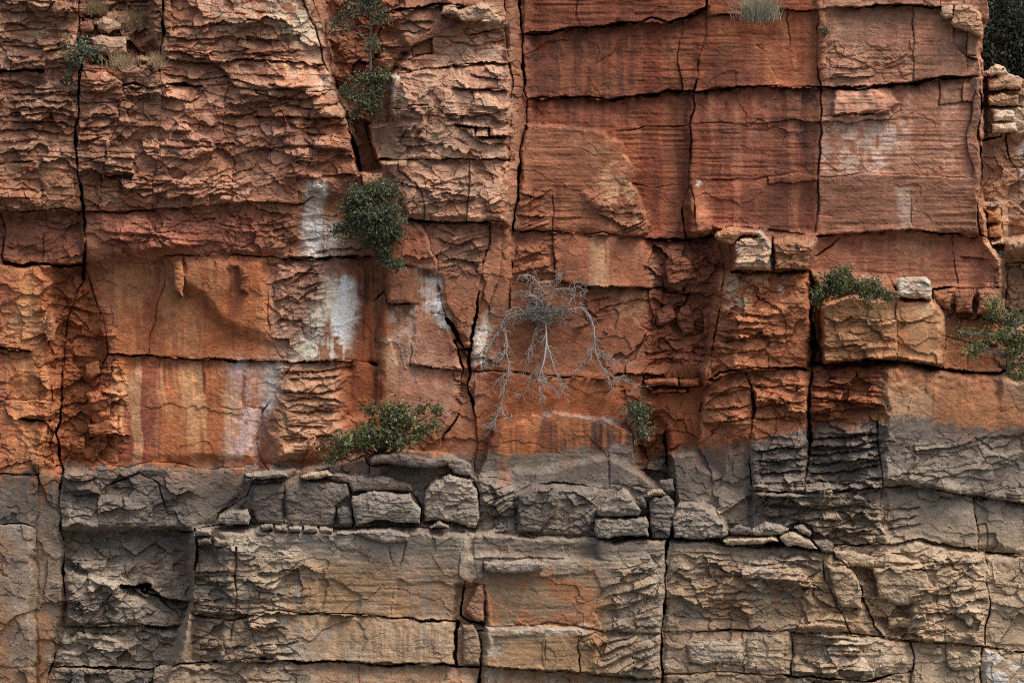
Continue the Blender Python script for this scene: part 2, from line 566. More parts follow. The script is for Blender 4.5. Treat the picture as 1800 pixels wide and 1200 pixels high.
LIPS += '''.075 9|0,18 40,20 84,17
.075 9|0,44 30,40 55,53 75,50
.075 9|85,28 132,28
.075 9|0,75 22,72
.075 9|22,80 70,82
.075 9|80,88 110,80 132,82
.075 9|22,98 75,95
.075 9|80,105 130,103
.075 9|20,165 60,168 100,160 135,165
.075 9|20,180 70,175 130,178
.075 9|20,190 80,188 132,195
.075 9|22,203 90,198 130,207
.075 9|22,215 95,213 130,222
.075 9|0,230 60,228 110,236
.075 9|5,250 60,245
.075 9|0,270 50,262
.075 9|140,162 200,155
.075 9|145,210 200,200
.075 9|140,225 170,230 200,215
.075 9|145,250 180,240
.075 9|230,60 260,52
.075 9|290,47 350,46 400,38 450,45
.075 9|290,65 350,70 400,62 445,70
.075 9|285,90 360,92 440,88
.075 9|290,130 340,138 400,135 450,150
.075 9|285,190 320,195
.075 9|385,205 440,200 450,195
.075 9|320,215 380,222
.075 9|360,250 420,255
.075 9|450,70 490,68
.075 9|465,92 520,90
.075 9|450,130 500,135
.075 9|470,165 525,175 550,170
.075 9|475,150 540,158
.075 9|500,185 560,192 600,175
.075 9|455,190 510,180
.075 9|530,230 590,240
.075 9|550,257 605,262
.075 9|455,262 545,255
.075 9|705,40 760,35
.075 9|700,55 740,55
.075 9|795,75 840,78 885,70
.075 9|815,50 870,55
.075 9|800,20 850,25
.075 9|830,130 880,140
.075 9|785,200 830,205 880,195
.075 9|700,240 745,243
.075 9|710,258 760,255
.075 9|700,320 760,335
.075 9|770,340 830,345
.075 9|760,355 830,350
.075 9|460,395 500,380
.075 9|480,405 520,398
.075 9|500,425 560,420
.075 9|560,440 640,435
.075 9|510,500 550,470
.075 9|520,530 560,500
.075 9|770,420 800,430 860,415
.075 9|780,455 850,460
.075 9|505,655 560,650 620,640
.075 9|510,665 600,660
.075 9|500,685 560,690 600,680
.075 9|505,702 550,695 600,705
.075 9|510,722 595,720
.075 9|505,745 570,750
.075 9|500,770 590,765
.075 9|520,790 575,785
.075 9|1460,137 1530,135
.075 9|1480,198 1560,200
.075 9|1250,690 1310,685
.075 9|1265,620 1340,615
.075 9|1270,580 1345,575
.075 9|1270,600 1350,590
.075 9|1330,680 1400,675
.075 9|1330,712 1415,705
.075 9|1330,735 1420,730
.075 9|1240,720 1310,712
.075 9|1235,745 1315,735
.075 9|1445,610 1520,605
.075 9|1430,680 1500,672
.075 9|1430,705 1510,700
.075 9|1430,725 1540,715
.075 9|1425,740 1490,735
.075 9|1240,1012 1310,1010 1350,1005
.075 9|1230,1042 1330,1040
.075 9|1235,1055 1340,1052
.075 9|1225,1070 1340,1065
.075 9|1180,1080 1230,1085 1300,1090
.075 9|1175,1025 1210,1020
.075 9|345,1005 410,1003
.075 9|345,1025 400,1028
.075 9|340,1057 405,1050
.075 9|430,985 450,980
.075 9|430,1020 455,1022
.075 9|430,1090 470,1080
.075 9|360,1140 430,1135
.075 9|455,1005 530,1000
.075 9|450,1035 500,1045
.075 9|450,1100 500,1102
.075 9|450,1135 500,1130 520,1125
.075 9|460,1150 515,1145
.075 9|150,1140 225,1145
.075 9|160,1112 215,1110
.075 9|130,870 170,868
.075 9|115,845 165,842
.075 9|200,855 235,858
.075 9|150,650 190,655
.075 9|155,695 180,692
.075 9|160,765 200,768
.075 9|1500,1000 1560,1005
.075 9|1560,1075 1640,1078
.075 9|1600,1105 1645,1108
.075 9|1650,1035 1680,1030
.075 9|1570,990 1640,985 1670,992
.075 9|1465,1075 1515,1080
.075 9|1400,1130 1480,1128
.075 9|1205,1165 1310,1168
.075 9|1300,1150 1390,1148
.075 9|1660,1165 1720,1160
.075 9|915,340 950,345
.075 9|910,378 955,380
.075 9|1050,545 1090,530
.075 9|1140,620 1200,612
.075 9|1150,600 1200,595
.075 9|1290,440 1345,445
.075 9|1370,455 1415,458
.075 9|1690,450 1740,455
.075 9|1700,600 1750,605
.12 9|1430,770 1540,760
.12 9|1430,785 1500,782 1545,772
.12 9|1425,800 1480,795 1545,785
.12 9|1425,815 1545,805
.12 9|1425,830 1490,828 1545,815
.12 9|1420,845 1490,848 1548,840
.12 9|1330,790 1410,785
.12 9|1330,810 1415,805
.12 9|1330,830 1410,828
.12 9|1330,850 1410,845
.12 9|1430,935 1480,928 1525,925
.12 9|1450,925 1540,905
.12 9|1455,945 1550,935
.12 9|1440,895 1530,880
.12 9|1560,915 1610,905
.12 9|1560,930 1615,920
.12 9|1555,895 1615,890
.12 9|1330,890 1400,885
.12 9|1350,910 1405,900
'''

# depth zones: "feather | d0 gx gy | polygon"   gx, gy: change in metres per 100 px to the right / downwards
ZONES = """
6|1.08 0 0|1168,952 1450,962 1575,955 1720,966 2000,1000 2000,1350 1166,1350
6|.75 0 0|1425,645 1757,657 2000,690 2000,1000 1720,966 1440,962 1320,940 1322,860 1420,860
6|.45 0 0|1248,480 1430,480 1430,865 1322,862 1225,800
6|1.36 0 0|342,940 840,940 1168,952 1166,1350 240,1350 300,1170
30|0.42 0 .02|-200,-160 520,-160 540,0 568,100 612,205 634,305 560,340 495,455 0,470 -200,470
10|0.18 .02 .02|-200,373 145,372 150,464 -200,470
12|-0.10 0 .03|143,10 270,10 283,100 215,120 150,110
8|-0.45 0 0|150,-160 270,-160 265,15 250,40 225,25 200,20 150,40
10|0.02 0 0|165,60 225,62 222,92 150,100
8|0.34 0 0|262,0 284,0 281,80 262,75
16|0.30 -.35 0|480,-160 530,-160 560,70 612,205 590,205 540,110 500,30
8|0.18 -.2 -.02|528,200 612,207 640,300 600,320 540,300
8|-.75 0 0|545,-160 720,-160 720,100 690,130 690,210 660,225 640,215 610,205 590,150
12|-.5 0 .1|670,-160 790,-160 772,7 720,80 690,130 660,110
10|-.15 0 .02|677,22 772,7 820,40 890,50 892,112 767,120 690,132 722,95
6|-.95 0 0|608,205 648,215 672,300 634,305
6|.34 0 .03|690,132 767,120 892,112 897,281 670,285 645,225 690,210
12|.30 0 0|670,281 895,281 890,390 712,384
10|.20 0 0|712,384 767,455 767,485 656,452 640,320 670,300
12|.16 -.02 0|490,455 656,450 767,485 800,590 813,650 808,740 775,810 470,815 460,720
18|.36 0 .10|475,640 600,650 600,780 480,815
14|-.02 .1 0|640,440 676,470 680,530 660,720 600,740 620,470
8|.24 0 0|678,470 735,470 728,533 680,532
10|.20 -.02 0|767,485 712,384 887,390 862,390 835,562 827,600 800,585
10|.06 0 0|862,390 900,405 897,650 826,652 835,562
6|-.10 -.9 0|892,-160 914,-160 919,65 922,160 926,207 912,330 900,405 888,390 896,281 897,200
14|-.34 .02 .01|917,-160 1243,-160 1242,62 1225,140 1214,212 1207,422 915,405 920,300 930,170
3|-.04 .02 .02|922,217 990,221 1042,228 1062,234 1066,248 1094,254 1100,276 1112,288 1110,322 1126,342 1132,366 1142,398 1137,420 903,405 912,330
16|-.24 .02 .01|1243,-160 1447,-160 1440,300 1432,412 1250,415 1214,325 1218,165
16|-.12 .03 .01|1447,-160 1730,-160 1724,200 1722,412 1432,412
4|.06 0 0|1470,155 1560,153 1583,180 1560,198 1460,205
10|-.16 0 .03|1436,415 1722,412 1760,490 1762,505 1640,508 1560,490 1425,480
14|-.10 0 .02|897,405 1137,420 1167,505 1145,585 1100,641 1060,665 897,652
14|-.30 0 .1|1137,420 1260,412 1275,480 1262,560 1250,640 1130,660 1145,582
8|-.26 0 0|1165,450 1180,430 1215,450 1216,490 1195,515 1167,505
6|.56 -.03 .06|1265,480 1422,478 1426,650 1245,667 1262,560
6|.52 0 0|1288,415 1356,412 1357,478 1285,478
6|.40 0 0|1258,405 1290,396 1350,402 1350,416 1288,424
6|.44 0 0|1360,416 1432,416 1420,476 1360,476
6|.78 .05 .05|1444,545 1500,520 1640,530 1662,560 1660,645 1577,634 1445,640
10|.1 0 0|1655,555 1800,560 1800,680 1757,657 1660,645
6|-.5 0 0|1422,480 1445,530 1446,640 1426,652
9|.58 .05 .03|1245,667 1300,651 1425,653 1420,760 1415,866 1322,862 1222,812 1232,720
8|.64 .34 .04|1430,650 1550,640 1552,740 1552,856 1417,864 1422,700
12|.92 -.12 .03|1552,640 1600,637 1685,654 1757,657 2000,690 2000,910 1800,885 1700,870 1600,852 1550,856
14|.00 .02 .06|897,652 1060,665 1130,660 1128,700 1110,760 1120,830 840,830 836,700
3|.42 -.02 .03|850,800 870,760 935,728 980,725 1060,735 1110,765 1125,820 1135,860 840,840
10|-.36 .1 -.32|1120,720 1140,715 1172,735 1175,800 1187,850 1150,862 1132,840 1115,775
14|-.06 .02 .02|1150,690 1245,680 1222,812 1175,800 1172,745
10|.46 0 .08|1172,800 1222,790 1320,770 1321,900 1318,940 1190,890 1180,830
8|.52 0 .05|-200,470 60,468 90,500 100,560 95,590 82,620 90,700 82,770 68,830 60,930 60,1350 -200,1350
10|.22 0 .03|60,830 107,830 110,930 113,1060 95,1150 83,1350 62,1350 60,930
14|-.12 0 .0|95,470 150,470 190,622 165,690 160,740 190,815 110,830 100,760 112,640 90,600
20|.16 .02 .03|160,500 200,460 470,455 500,632 462,720 450,815 190,815 165,690 190,622
14|.36 0 -.06|290,452 465,455 478,600 440,590 390,570 350,520 320,500
14|.20 .02 .02|108,830 190,815 470,820 440,850 380,920 342,933 110,932
8|-.14 .03 .02|110,932 342,933 337,1062 318,1098 115,1099
8|.14 .0 .04|110,1000 215,1030 318,1098 115,1099
10|.16 .03 .03|115,1099 318,1099 307,1170 100,1172 95,1150
8|.28 .03 .03|90,1172 275,1172 270,1350 85,1350
8|.66 0 .12|470,822 590,818 650,800 785,800 840,840 1070,800 1170,860 1190,940 1050,946 812,935 455,922 380,920 445,850
8|.84 0 .05|617,868 726,868 740,890 738,924 620,924
8|.80 0 .08|437,852 610,840 617,868 614,920 450,920
9|.86 0 .10|905,862 970,850 1055,860 1055,910 1040,940 908,936
9|.80 0 .10|840,838 900,850 905,936 840,934
6|.66 0 0|645,800 785,798 788,818 648,820
15|1.46 0 .03|342,938 455,920 587,927 738,925 818,934 838,1350 240,1350 300,1170 340,1060
8|1.22 0 .0|818,934 1050,946 1050,982 820,980
13|1.46 0 .04|820,980 1050,982 1050,946 1140,944 1175,950 1164,1112 1166,1350 838,1350 850,1100
6|1.22 0 0|800,1030 852,1030 852,1100 800,1100
7|1.60 0 .05|850,1100 1027,1102 1055,1110 1055,1188 850,1172
10|1.0 0 .1|1182,890 1240,888 1285,935 1232,946 1178,946
10|1.34 0 .03|1175,948 1232,946 1290,958 1440,962 1500,1010 1520,1110 1390,1110 1390,1187 1400,1350 1166,1350 1164,1112
12|.80 .22 .08|1322,862 1550,856 1560,958 1440,962 1318,940
12|.98 .02 .05|1550,856 1700,870 1995,915 1995,1000 1720,966 1615,946 1565,955
12|1.10 .02 .05|1467,960 1615,948 1720,968 1731,1134 1556,1122 1510,1010
12|1.14 0 .05|1731,972 1995,1002 1995,1170 1731,1134
10|.86 -.15 .05|1500,1000 1570,995 1600,1060 1590,1122 1556,1122 1530,1080
10|1.36 0 .05|1390,1112 1597,1126 1602,1200 1600,1350 1392,1350
10|1.18 0 .05|1600,1127 1728,1135 1724,1350 1605,1350
10|1.26 0 .05|1730,1138 1995,1172 1995,1350 1726,1350
6|-1.3 .2 .05|1726,40 1995,40 1995,420 1740,420 1724,340
7|.30 .8 .05|1244,560 1262,478 1292,478 1290,650 1246,665
8|.34 .6 .03|1222,790 1245,680 1282,660 1290,760 1270,840 1230,815
8|.10 .55 .02|645,225 690,210 722,190 722,281 672,284
7|1.20 .55 .02|330,1165 338,1060 345,940 385,930 400,1000 395,1100 385,1165
8|-1.15 .1 0|1735,118 1800,112 1995,112 1995,240 1768,236 1730,248
8|-.75 .1 .05|1732,362 1766,362 1768,445 1800,440 1995,440 1995,560 1766,556 1764,452 1738,425
"""

# relief characters: "feather | strength | polygon"
# wide bedding plates, fine plates, plates dipping left (rising to the right), fractured facets, fine water-worn lines
RELIEF = {
'wide': """
30|.085|-200,-160 530,-160 600,160 634,305 540,340 450,356 147,372 -200,372
14|.11|-200,373 147,372 148,464 -200,470
20|.06|147,372 450,356 400,400 300,450 200,430
14|.05|560,-160 700,-160 680,120 600,150
18|.055|690,20 890,20 897,281 700,281
14|.10|485,640 600,650 590,790 480,815
16|.075|1262,480 1425,480 1426,650 1420,760 1245,760
14|.13|1430,650 1550,650 1545,740 1420,745
12|.18|1322,760 1548,745 1553,856 1560,958 1400,950 1322,870
14|.06|1550,760 1700,870 1560,860
20|.08|1180,990 1440,970 1500,1110 1180,1105
16|.08|345,960 470,940 500,1070 470,1160 340,1170
16|.07|110,1100 310,1100 280,1200 90,1200
16|.09|110,940 220,935 215,1040 120,1098
16|.06|1445,556 1575,560 1575,634 1445,640
18|.075|1370,1110 1600,1125 1600,1340 1390,1340
20|.055|1230,1110 1400,1110 1390,1190 1180,1190
20|.05|450,1160 530,1160 500,1340 250,1340 270,1180
18|.075|1560,960 1740,975 1730,1130 1600,1125
18|.06|200,820 110,830 110,930 220,930
""",
'fine': """
30|.032|-200,-160 530,-160 600,160 634,305 540,340 450,356 147,372 -200,372
18|.028|690,20 890,20 897,390 700,385
14|.04|1322,760 1548,745 1553,856 1560,958 1400,950 1322,870
20|.03|1180,960 1440,970 1500,1110 1180,1105
16|.03|345,930 520,940 520,1070 520,1160 340,1170
8|.04|534,312 575,316 575,450 530,450
20|.02|147,372 480,356 480,450 200,450
20|.025|1245,480 1430,480 1425,760 1230,760
20|.03|110,1000 310,1100 280,1340 90,1340
20|.034|1450,960 1800,980 1800,1340 1390,1340
16|.022|490,380 660,300 656,450 495,452
16|.03|1430,540 1560,540 1560,745 1430,745
""",
'dip': """
20|.075|170,300 281,275 405,290 405,358 310,367 172,368
24|.07|380,180 520,160 600,210 560,340 400,350
20|.07|450,360 540,340 520,440 480,450
14|.09|500,450 572,455 560,540 510,630 480,560
20|.06|747,270 890,280 887,388 745,388
20|.07|770,392 860,392 845,480 770,478
14|.05|752,190 895,165 895,280 750,280
18|.06|560,640 640,640 600,700 490,690
20|.05|1445,75 1600,80 1605,145 1450,150
18|.07|1030,340 1130,350 1140,418 1080,415
16|.08|1030,520 1080,510 1060,560 1020,580
20|.07|905,330 960,340 960,400 905,402
18|.06|905,430 975,420 975,480 900,490
18|.09|1080,1000 1165,960 1160,1110 1050,1110
16|.08|1000,1105 1160,1112 1160,1190 1060,1188
20|.05|1500,960 1700,970 1660,1120 1520,1090
16|.07|840,845 1050,860 1050,935 840,935
20|.05|1560,770 1800,760 1800,885 1560,852
16|.06|750,825 835,830 835,930 750,930
16|.06|120,1000 220,1000 200,1095 120,1095
""",
'crag': """
24|.10|60,460 150,465 195,600 170,820 60,830
16|.12|150,610 215,640 215,820 150,820
14|.085|1140,420 1260,420 1260,650 1130,660
16|.09|1255,480 1300,480 1300,560 1255,560
20|.06|200,400 290,400 290,470 190,470
18|.06|380,380 500,360 490,450 380,450
12|.10|590,-160 720,-160 690,130 590,150
12|.10|800,600 828,600 826,700 806,720
20|.03|440,830 840,830 840,930 440,925
20|.04|840,850 1170,860 1170,945 840,935
12|.09|1105,700 1180,720 1185,860 1130,860
14|.10|1480,990 1640,990 1640,1125 1540,1120
14|.06|480,460 572,460 560,560 500,630 480,640
20|.07|90,1100 310,1100 280,1340 90,1340
20|.06|1330,870 1560,880 1560,960 1330,950
16|.10|195,0 280,-20 280,130 150,120
20|.07|480,950 560,1000 540,1070 440,1070
16|.07|1640,980 1730,980 1730,1130 1640,1130
14|.06|820,600 900,600 900,650 830,650
20|.06|1730,100 1995,100 1995,700 1740,600
24|.045|-200,470 80,470 90,830 -200,830
20|.05|1260,870 1330,870 1310,950 1180,950 1180,890
20|.05|100,820 340,830 340,1095 110,1095
""",
'flat': """
16|1|195,455 470,455 465,815 195,815
16|1|-200,480 75,480 85,830 -200,830
8|1|578,480 640,480 640,640 560,636 575,560
14|1|600,460 735,470 812,650 800,740 690,700 600,660
16|1|905,410 1130,425 1160,500 1040,500 1050,600 1090,740 850,740 850,600
12|1|1555,650 1757,660 1995,690 1995,870 1700,866 1640,800 1560,760
14|.8|860,700 1120,700 1130,860 860,830
12|.8|200,840 330,830 440,830 400,900 340,930 240,925
12|.7|225,935 335,935 335,1050 260,1020
""",
'line': """
16|.012|920,-160 1730,-160 1722,505 1440,505 1432,412 1207,422 920,410
20|.005|840,740 1120,740 1130,860 840,860
20|.008|480,940 1160,940 1160,1200 480,1200
""",
}

SCOOPS = """
9|.06|592,492 618,496 628,525 624,565 618,605 596,608 588,570 582,530
4|.06|500,636 508,600 545,545 560,530 566,560 540,600 520,636
4|.05|684,545 700,540 730,560 726,600 700,640 690,600
3|.05|1046,1080 1080,1060 1090,1090 1060,1105
3|.04|560,1015 590,1020 640,1045 632,1078 560,1076
3|.035|700,1020 770,1020 800,1035 804,1088 690,1082
3|.035|590,960 640,975 645,988 596,985
3|.04|860,1008 960,1012 1040,1004 1060,1040 1030,1098 862,1096
3|.04|862,1118 955,1112 955,1172 862,1168
3|.04|1560,1010 1640,1000 1650,1060 1575,1072
4|.05|1720,770 1800,760 1800,790 1760,800 1730,785
3|.05|300,455 322,452 330,520 318,530
4|.06|398,470 420,470 424,515 405,516
3|.04|340,640 358,638 360,690 342,700
"""
# ------------------------------------------------------------------ joints -> distance field and blocks
def parse(txt):
    out = []
    for ln in txt.strip().splitlines():
        out.append(ln.split('|'))
    return out

def near_on(P, q):
    best = (1e9, None)
    for (ax, ay), (bx, by) in zip(P[:-1], P[1:]):
        ex, ey = bx - ax, by - ay
        L = ex * ex + ey * ey + 1e-6
        t = min(1, max(0, ((q[0] - ax) * ex + (q[1] - ay) * ey) / L))
        c = (ax + t * ex, ay + t * ey)
        d = math.hypot(c[0] - q[0], c[1] - q[1])
        if d < best[0]: best = (d, c)
    return best

def rough(P, amp=0.05, step=5.0):
    """fractal mid-point displacement of a polyline, ends kept"""
    out = [P[0]]
    def rec(a, b):
        L = math.hypot(b[0] - a[0], b[1] - a[1])
        if L <= step:
            out.append(b); return
        k = random.gauss(0, amp) * L
        m = ((a[0] + b[0]) / 2 - (b[1] - a[1]) / L * k, (a[1] + b[1]) / 2 + (b[0] - a[0]) / L * k)
        rec(a, m); rec(m, b)
    for a, b in zip(P[:-1], P[1:]):
        rec(a, b)
    return out

cr = []
for head, body in parse(CRACKS):
    w, dp = (float(v) for v in head.split())
    cr.append([w, dp, pts(body)])
raw = [c[2] for c in cr]
for i, c in enumerate(cr):                     # joints that nearly meet, meet
    P = list(c[2])
    for end in (0, -1):
        best = (22, None)
        for j, Q in enumerate(raw):
            if j == i: continue
            d, p = near_on(Q, P[end])
            if d < best[0]: best = (d, p)
        if best[1] is not None and best[0] > .5:
            if end == 0: P.insert(0, best[1])
            else: P.append(best[1])
    c.append(P)
for c in cr:
    c[3] = rough(c[3], 0.04, 6.0)

wvar = np.clip(0.85 + 0.75 * lnoise(X / 19, Y / 19, 6) + .5 * lnoise(X / 7, Y / 7, 12), .15, 2)
openv = sstep(.18, .85, np.clip(.5 + 1.3 * fbm(X / 44, Y / 44, 3, 11), 0, 1))
groove = np.zeros((NY, NX), np.float32)
DALL = np.full((NY, NX), 999.0, np.float32)
for w, dp, _, P in cr:
    xs = [p[0] for p in P]; ys = [p[1] for p in P]
    reach = w / 2 + 16
    i0 = IY(min(ys) - reach); i1 = IY(max(ys) + reach, 1)
    j0 = IX(min(xs) - reach); j1 = IX(max(xs) + reach, 1)
    if i1 <= i0 or j1 <= j0: continue
    sub = np.full((i1 - i0, j1 - j0), 999.0, np.float32)
    for (ax, ay), (bx, by) in zip(P[:-1], P[1:]):
        a0 = max(i0, IY(min(ay, by) - reach)); a1 = min(i1, IY(max(ay, by) + reach, 1))
        b0 = max(j0, IX(min(ax, bx) - reach)); b1 = min(j1, IX(max(ax, bx) + reach, 1))
        if a1 <= a0 or b1 <= b0: continue
        x = X[a0:a1, b0:b1]; y = Y[a0:a1, b0:b1]
        ex, ey = bx - ax, by - ay
        L = ex * ex + ey * ey + 1e-6
        tt = np.clip(((x - ax) * ex + (y - ay) * ey) / L, 0, 1)
        dd = np.sqrt((x - ax - tt * ex) ** 2 + (y - ay - tt * ey) ** 2)
        v = sub[a0 - i0:a1 - i0, b0 - j0:b1 - j0]
        np.minimum(v, dd, out=v)
    s_ = (slice(i0, i1), slice(j0, j1))
    wv = wvar[s_]
    if w < 2.3: half = .1; dd_ = .05 * openv[s_]; soft = 1.6
    elif w < 3.5: half = .3 * wv; dd_ = .012 + .13 * openv[s_] ** 1.5; soft = 1.6
    else: half = np.maximum(w * .42 * wv * (.45 + .7 * openv[s_]) - .9, .1); dd_ = dp * (.06 + .94 * openv[s_] ** 1.3) if w < 5 else dp * (.35 + .65 * openv[s_]); soft = 1.5
    if min(ys) > 940 and 2.3 < w < 5: dd_ = dd_ * 1.15 + .03
    g = dd_ * (1 - sstep(half, half + soft, sub))
    strong = min(1, max(0, (w - 1.5) / 4))
    g = g + (0.005 + .024 * strong) * np.exp(-np.maximum(sub - half, 0) / (1.6 + 2.2 * strong)) * (sub < reach) * wv ** 2
    groove[s_] = np.maximum(groove[s_], g)
    np.minimum(DALL[s_], sub, out=DALL[s_])

# where the cliff stands (the corner at the top right is open: trees behind)
SKY = "1733,-200 1737,-20 1738,34 1731,48 1729,74 1727,126 1745,110 1764,118 1775,128 1800,138 1830,150 2100,170 2100,-200"
_s, _m = poly_mask(pts(SKY), 3.0)
openm = np.zeros((NY, NX), np.float32); openm[_s] = _m
alive = openm < .5

# flood fill into blocks
bar = (DALL < .72 * CELL) | ~alive
lab = np.full(NX * NY, 0, np.int32)
lab[bar.ravel()] = -1
labl = lab.tolist()
cur = 0
for start in range(NX * NY):
    if labl[start] != 0: continue
    cur += 1
    stack = [start]; labl[start] = cur
    while stack:
        q = stack.pop()
        c = q % NX
        if c > 0 and labl[q - 1] == 0: labl[q - 1] = cur; stack.append(q - 1)
        if c < NX - 1 and labl[q + 1] == 0: labl[q + 1] = cur; stack.append(q + 1)
        if q >= NX and labl[q - NX] == 0: labl[q - NX] = cur; stack.append(q - NX)
        if q < NX * (NY - 1) and labl[q + NX] == 0: labl[q + NX] = cur; stack.append(q + NX)
lab = np.array(labl, np.int32).reshape(NY, NX)
cnt = np.bincount(np.maximum(lab, 0).ravel(), minlength=cur + 1)
small = np.where(cnt < 60)[0]
kill = np.isin(lab, small) & (lab > 0)
lab[kill] = -1
for it in range(60):                            # grow the blocks into the joints
    hole = (lab <= 0) & alive
    if not hole.any(): break
    p = np.pad(lab, 1, mode='edge')
    for sh in (p[1:-1, :-2], p[1:-1, 2:], p[:-2, 1:-1], p[2:, 1:-1]):
        t = hole & (sh > 0) & (lab <= 0)
        lab[t] = sh[t]
u, inv = np.unique(lab, return_inverse=True)
lab = inv.reshape(NY, NX) if u[0] <= 0 else inv.reshape(NY, NX) + 1
NB = lab.max()
print('rock blocks', NB)

# ------------------------------------------------------------------ depth of the face (metres towards the viewer)
d = np.zeros((NY, NX), np.float32)
for fe, prm, body in parse(ZONES):
    P = pts(body)
    s_, m = poly_mask(P, float(fe))
    if s_ is None: continue
    d0, ax_, ay_ = (float(v) for v in prm.split())
    cx = sum(p[0] for p in P) / len(P); cy = sum(p[1] for p in P) / len(P)
    cx = min(1800, max(0, cx)); cy = min(1200, max(0, cy))
    pl = d0 + ax_ * (X[s_] - cx) / 100 + ay_ * (Y[s_] - cy) / 100
    d[s_] = d[s_] * (1 - m) + pl * m
# every block sits a little proud or back and leans its own way
bo = rng.normal(0, .045, NB + 2).astype(np.float32); bgx = rng.normal(0, .022, NB + 2).astype(np.float32); bgy = rng.normal(.012, .025, NB + 2).astype(np.float32)
sx = np.bincount(lab.ravel(), X.ravel(), NB + 2) / np.maximum(1, np.bincount(lab.ravel(), minlength=NB + 2))
sy = np.bincount(lab.ravel(), Y.ravel(), NB + 2) / np.maximum(1, np.bincount(lab.ravel(), minlength=NB + 2))
d += bo[lab] + np.clip(bgx[lab] * (X - sx[lab].astype(np.float32)) / 100 + bgy[lab] * (Y - sy[lab].astype(np.float32)) / 100, -.07, .07)
lipn = 3 * lnoise(X / 14, Y / 14, 8) + 1.5 * lnoise(X / 5, Y / 5, 18)
for head, body in parse(LIPS):
    dr, ln = (float(v) for v in head.split())
    P = pts(body); xs = [p[0] for p in P]; ys = [p[1] for p in P]
    yl = np.interp(gx, xs, ys).astype(np.float32)
    edge = sstep(xs[0] - 8, xs[0] + 8, gx) * (1 - sstep(xs[-1] - 8, xs[-1] + 8, gx))
    i0 = IY(min(ys) - 60); i1 = IY(max(ys) + 5 * ln, 1)
    j0 = IX(xs[0] - 10); j1 = IX(xs[-1] + 10, 1)
    s_ = (slice(i0, i1), slice(j0, j1))
    t = Y[s_] - yl[None, j0:j1] + lipn[s_]
    e_ = edge[None, j0:j1]
    if xs[0] > 1100 and ys[0] > 840: dr *= .55
    d[s_] -= dr * e_ * np.where(t > 0, np.exp(-np.maximum(t, 0) / ln), 0) * (0.7 + .5 * wvar[s_])
    d[s_] += .35 * dr * e_ * np.where(t <= 0, np.exp(np.minimum(t, 0) / 14), 0)

for fe, dp, body in parse(SCOOPS):              # hollows and sprung-off flakes
    s_, m = poly_mask(pts(body), float(fe))
    d[s_] -= float(dp) * m
RM = {}
for key in RELIEF:
    A = np.zeros((NY, NX), np.float32)
    for fe, st, body in parse(RELIEF[key]):
        s_, m = poly_mask(pts(body), float(fe))
        if s_ is None: continue
        A[s_] = np.maximum(A[s_], m * float(st))
    RM[key] = A
patch = np.clip(0.78 + 1.5 * fbm(X / 95, Y / 62, 2, 10) + .3 * rng.normal(0, 1, NB + 2).astype(np.float32)[lab], .08, 1.7)
bs = rng.normal(-.045, .028, NB + 2).astype(np.float32)[lab]
by_ = rng.uniform(0, 24, NB + 2).astype(np.float32)[lab]
XL = X - sx[lab].astype(np.float32)
s1, h1 = strata(X, Y + by_ + (bs + .05) * XL, 31, -.05, 3, 9, 160, 2.6)
s2, h2 = strata(X, Y + by_ + (bs + .05) * XL, 13, -.06, 5, 7, 110, 3.0)
s3, h3 = strata(X, Y + 2 * by_ + 2 * bs * XL, 17, .40, 7, 18, 120, 2.6)
s4, h4 = strata(X, Y, 6.5, -.03, 11, 5, 90, 4.5)
jx = 6 * lnoise(X / 23, Y / 23, 3) + 2 * lnoise(X / 7, Y / 7, 13); jy = 6 * lnoise(X / 23, Y / 23, 12) + 2 * lnoise(X / 7, Y / 7, 2)
f1, g1, e1 = facets((X + jx) / 44, (Y + jy) / 27, 5)
f2, g2, e2 = facets((X + jx) / 16, (Y + jy) / 9, 9)
f3, g3, e3 = facets((X + 2 * jx + .25 * Y) / 120, (Y + 2 * jy - .1 * X) / 58, 15)
f4, g4, e4 = facets((X + 1.5 * jx + .35 * (Y - 600)) / 88, (Y + 1.5 * jy - .06 * X) / 40, 33)
f5, g5, e5 = facets((X + jx - .25 * (Y - 600)) / 40, (Y + jy + .05 * X) / 22, 41)
bedded = np.clip(.06 + 1.4 * sstep(.30, .66, .6 * g4 + .4 * g5), 0, 1.3)
rough_ = np.clip((RM['wide'] + RM['fine'] * 1.5 + RM['dip'] + RM['crag']) / .10, .12, 1)
smooth_ = np.clip(1 - np.maximum(RM['line'] / .010, RM['flat']), 0, 1)
smooth_ = np.maximum(smooth_, np.clip((rough_ - .3) * 2, 0, 1))
relief = 1.75 * RM['wide'] * s1 * patch * (.30 + .70 * bedded) + 1.7 * (RM['fine'] * 1.25 + .22 * RM['wide']) * s2 * (.4 + .6 * patch) * bedded + 1.9 * RM['dip'] * s3 * (.25 + .75 * bedded)
bedz = np.clip((RM['wide'] + RM['fine'] + RM['dip']) / .09, 0, 1.3)
relief += bedz * (.065 * f4 + .038 * f5)
relief += .22 * (RM['fine'] + .25 * RM['wide'] + .2 * RM['dip']) * s4
relief += 1.5 * RM['crag'] * (f1 * .95 + f2 * .26)
relief += .55 * RM['crag'] * s2
relief += (.004 + .018 * rough_) * f1 * (.35 + .65 * smooth_) + .014 * f2 * rough_ * patch
ln_ = vnoise(X / 70 + .3 * fbm(X / 40, Y / 40, 2, 9), Y / 5.0, 14) + .7 * vnoise(X / 38, Y / 3.1, 15)
relief += .75 * RM['line'] * ln_ * (.3 + .7 * patch)
# scaled-off flakes and dents on otherwise plain faces: straight-edged, shallow
relief += (.022 * (np.floor(g3 * 3) - 1) + .030 * f3) * (.25 + .75 * smooth_)
relief += .016 * np.floor(g1 * 2.4) * (g3 > .45) * smooth_
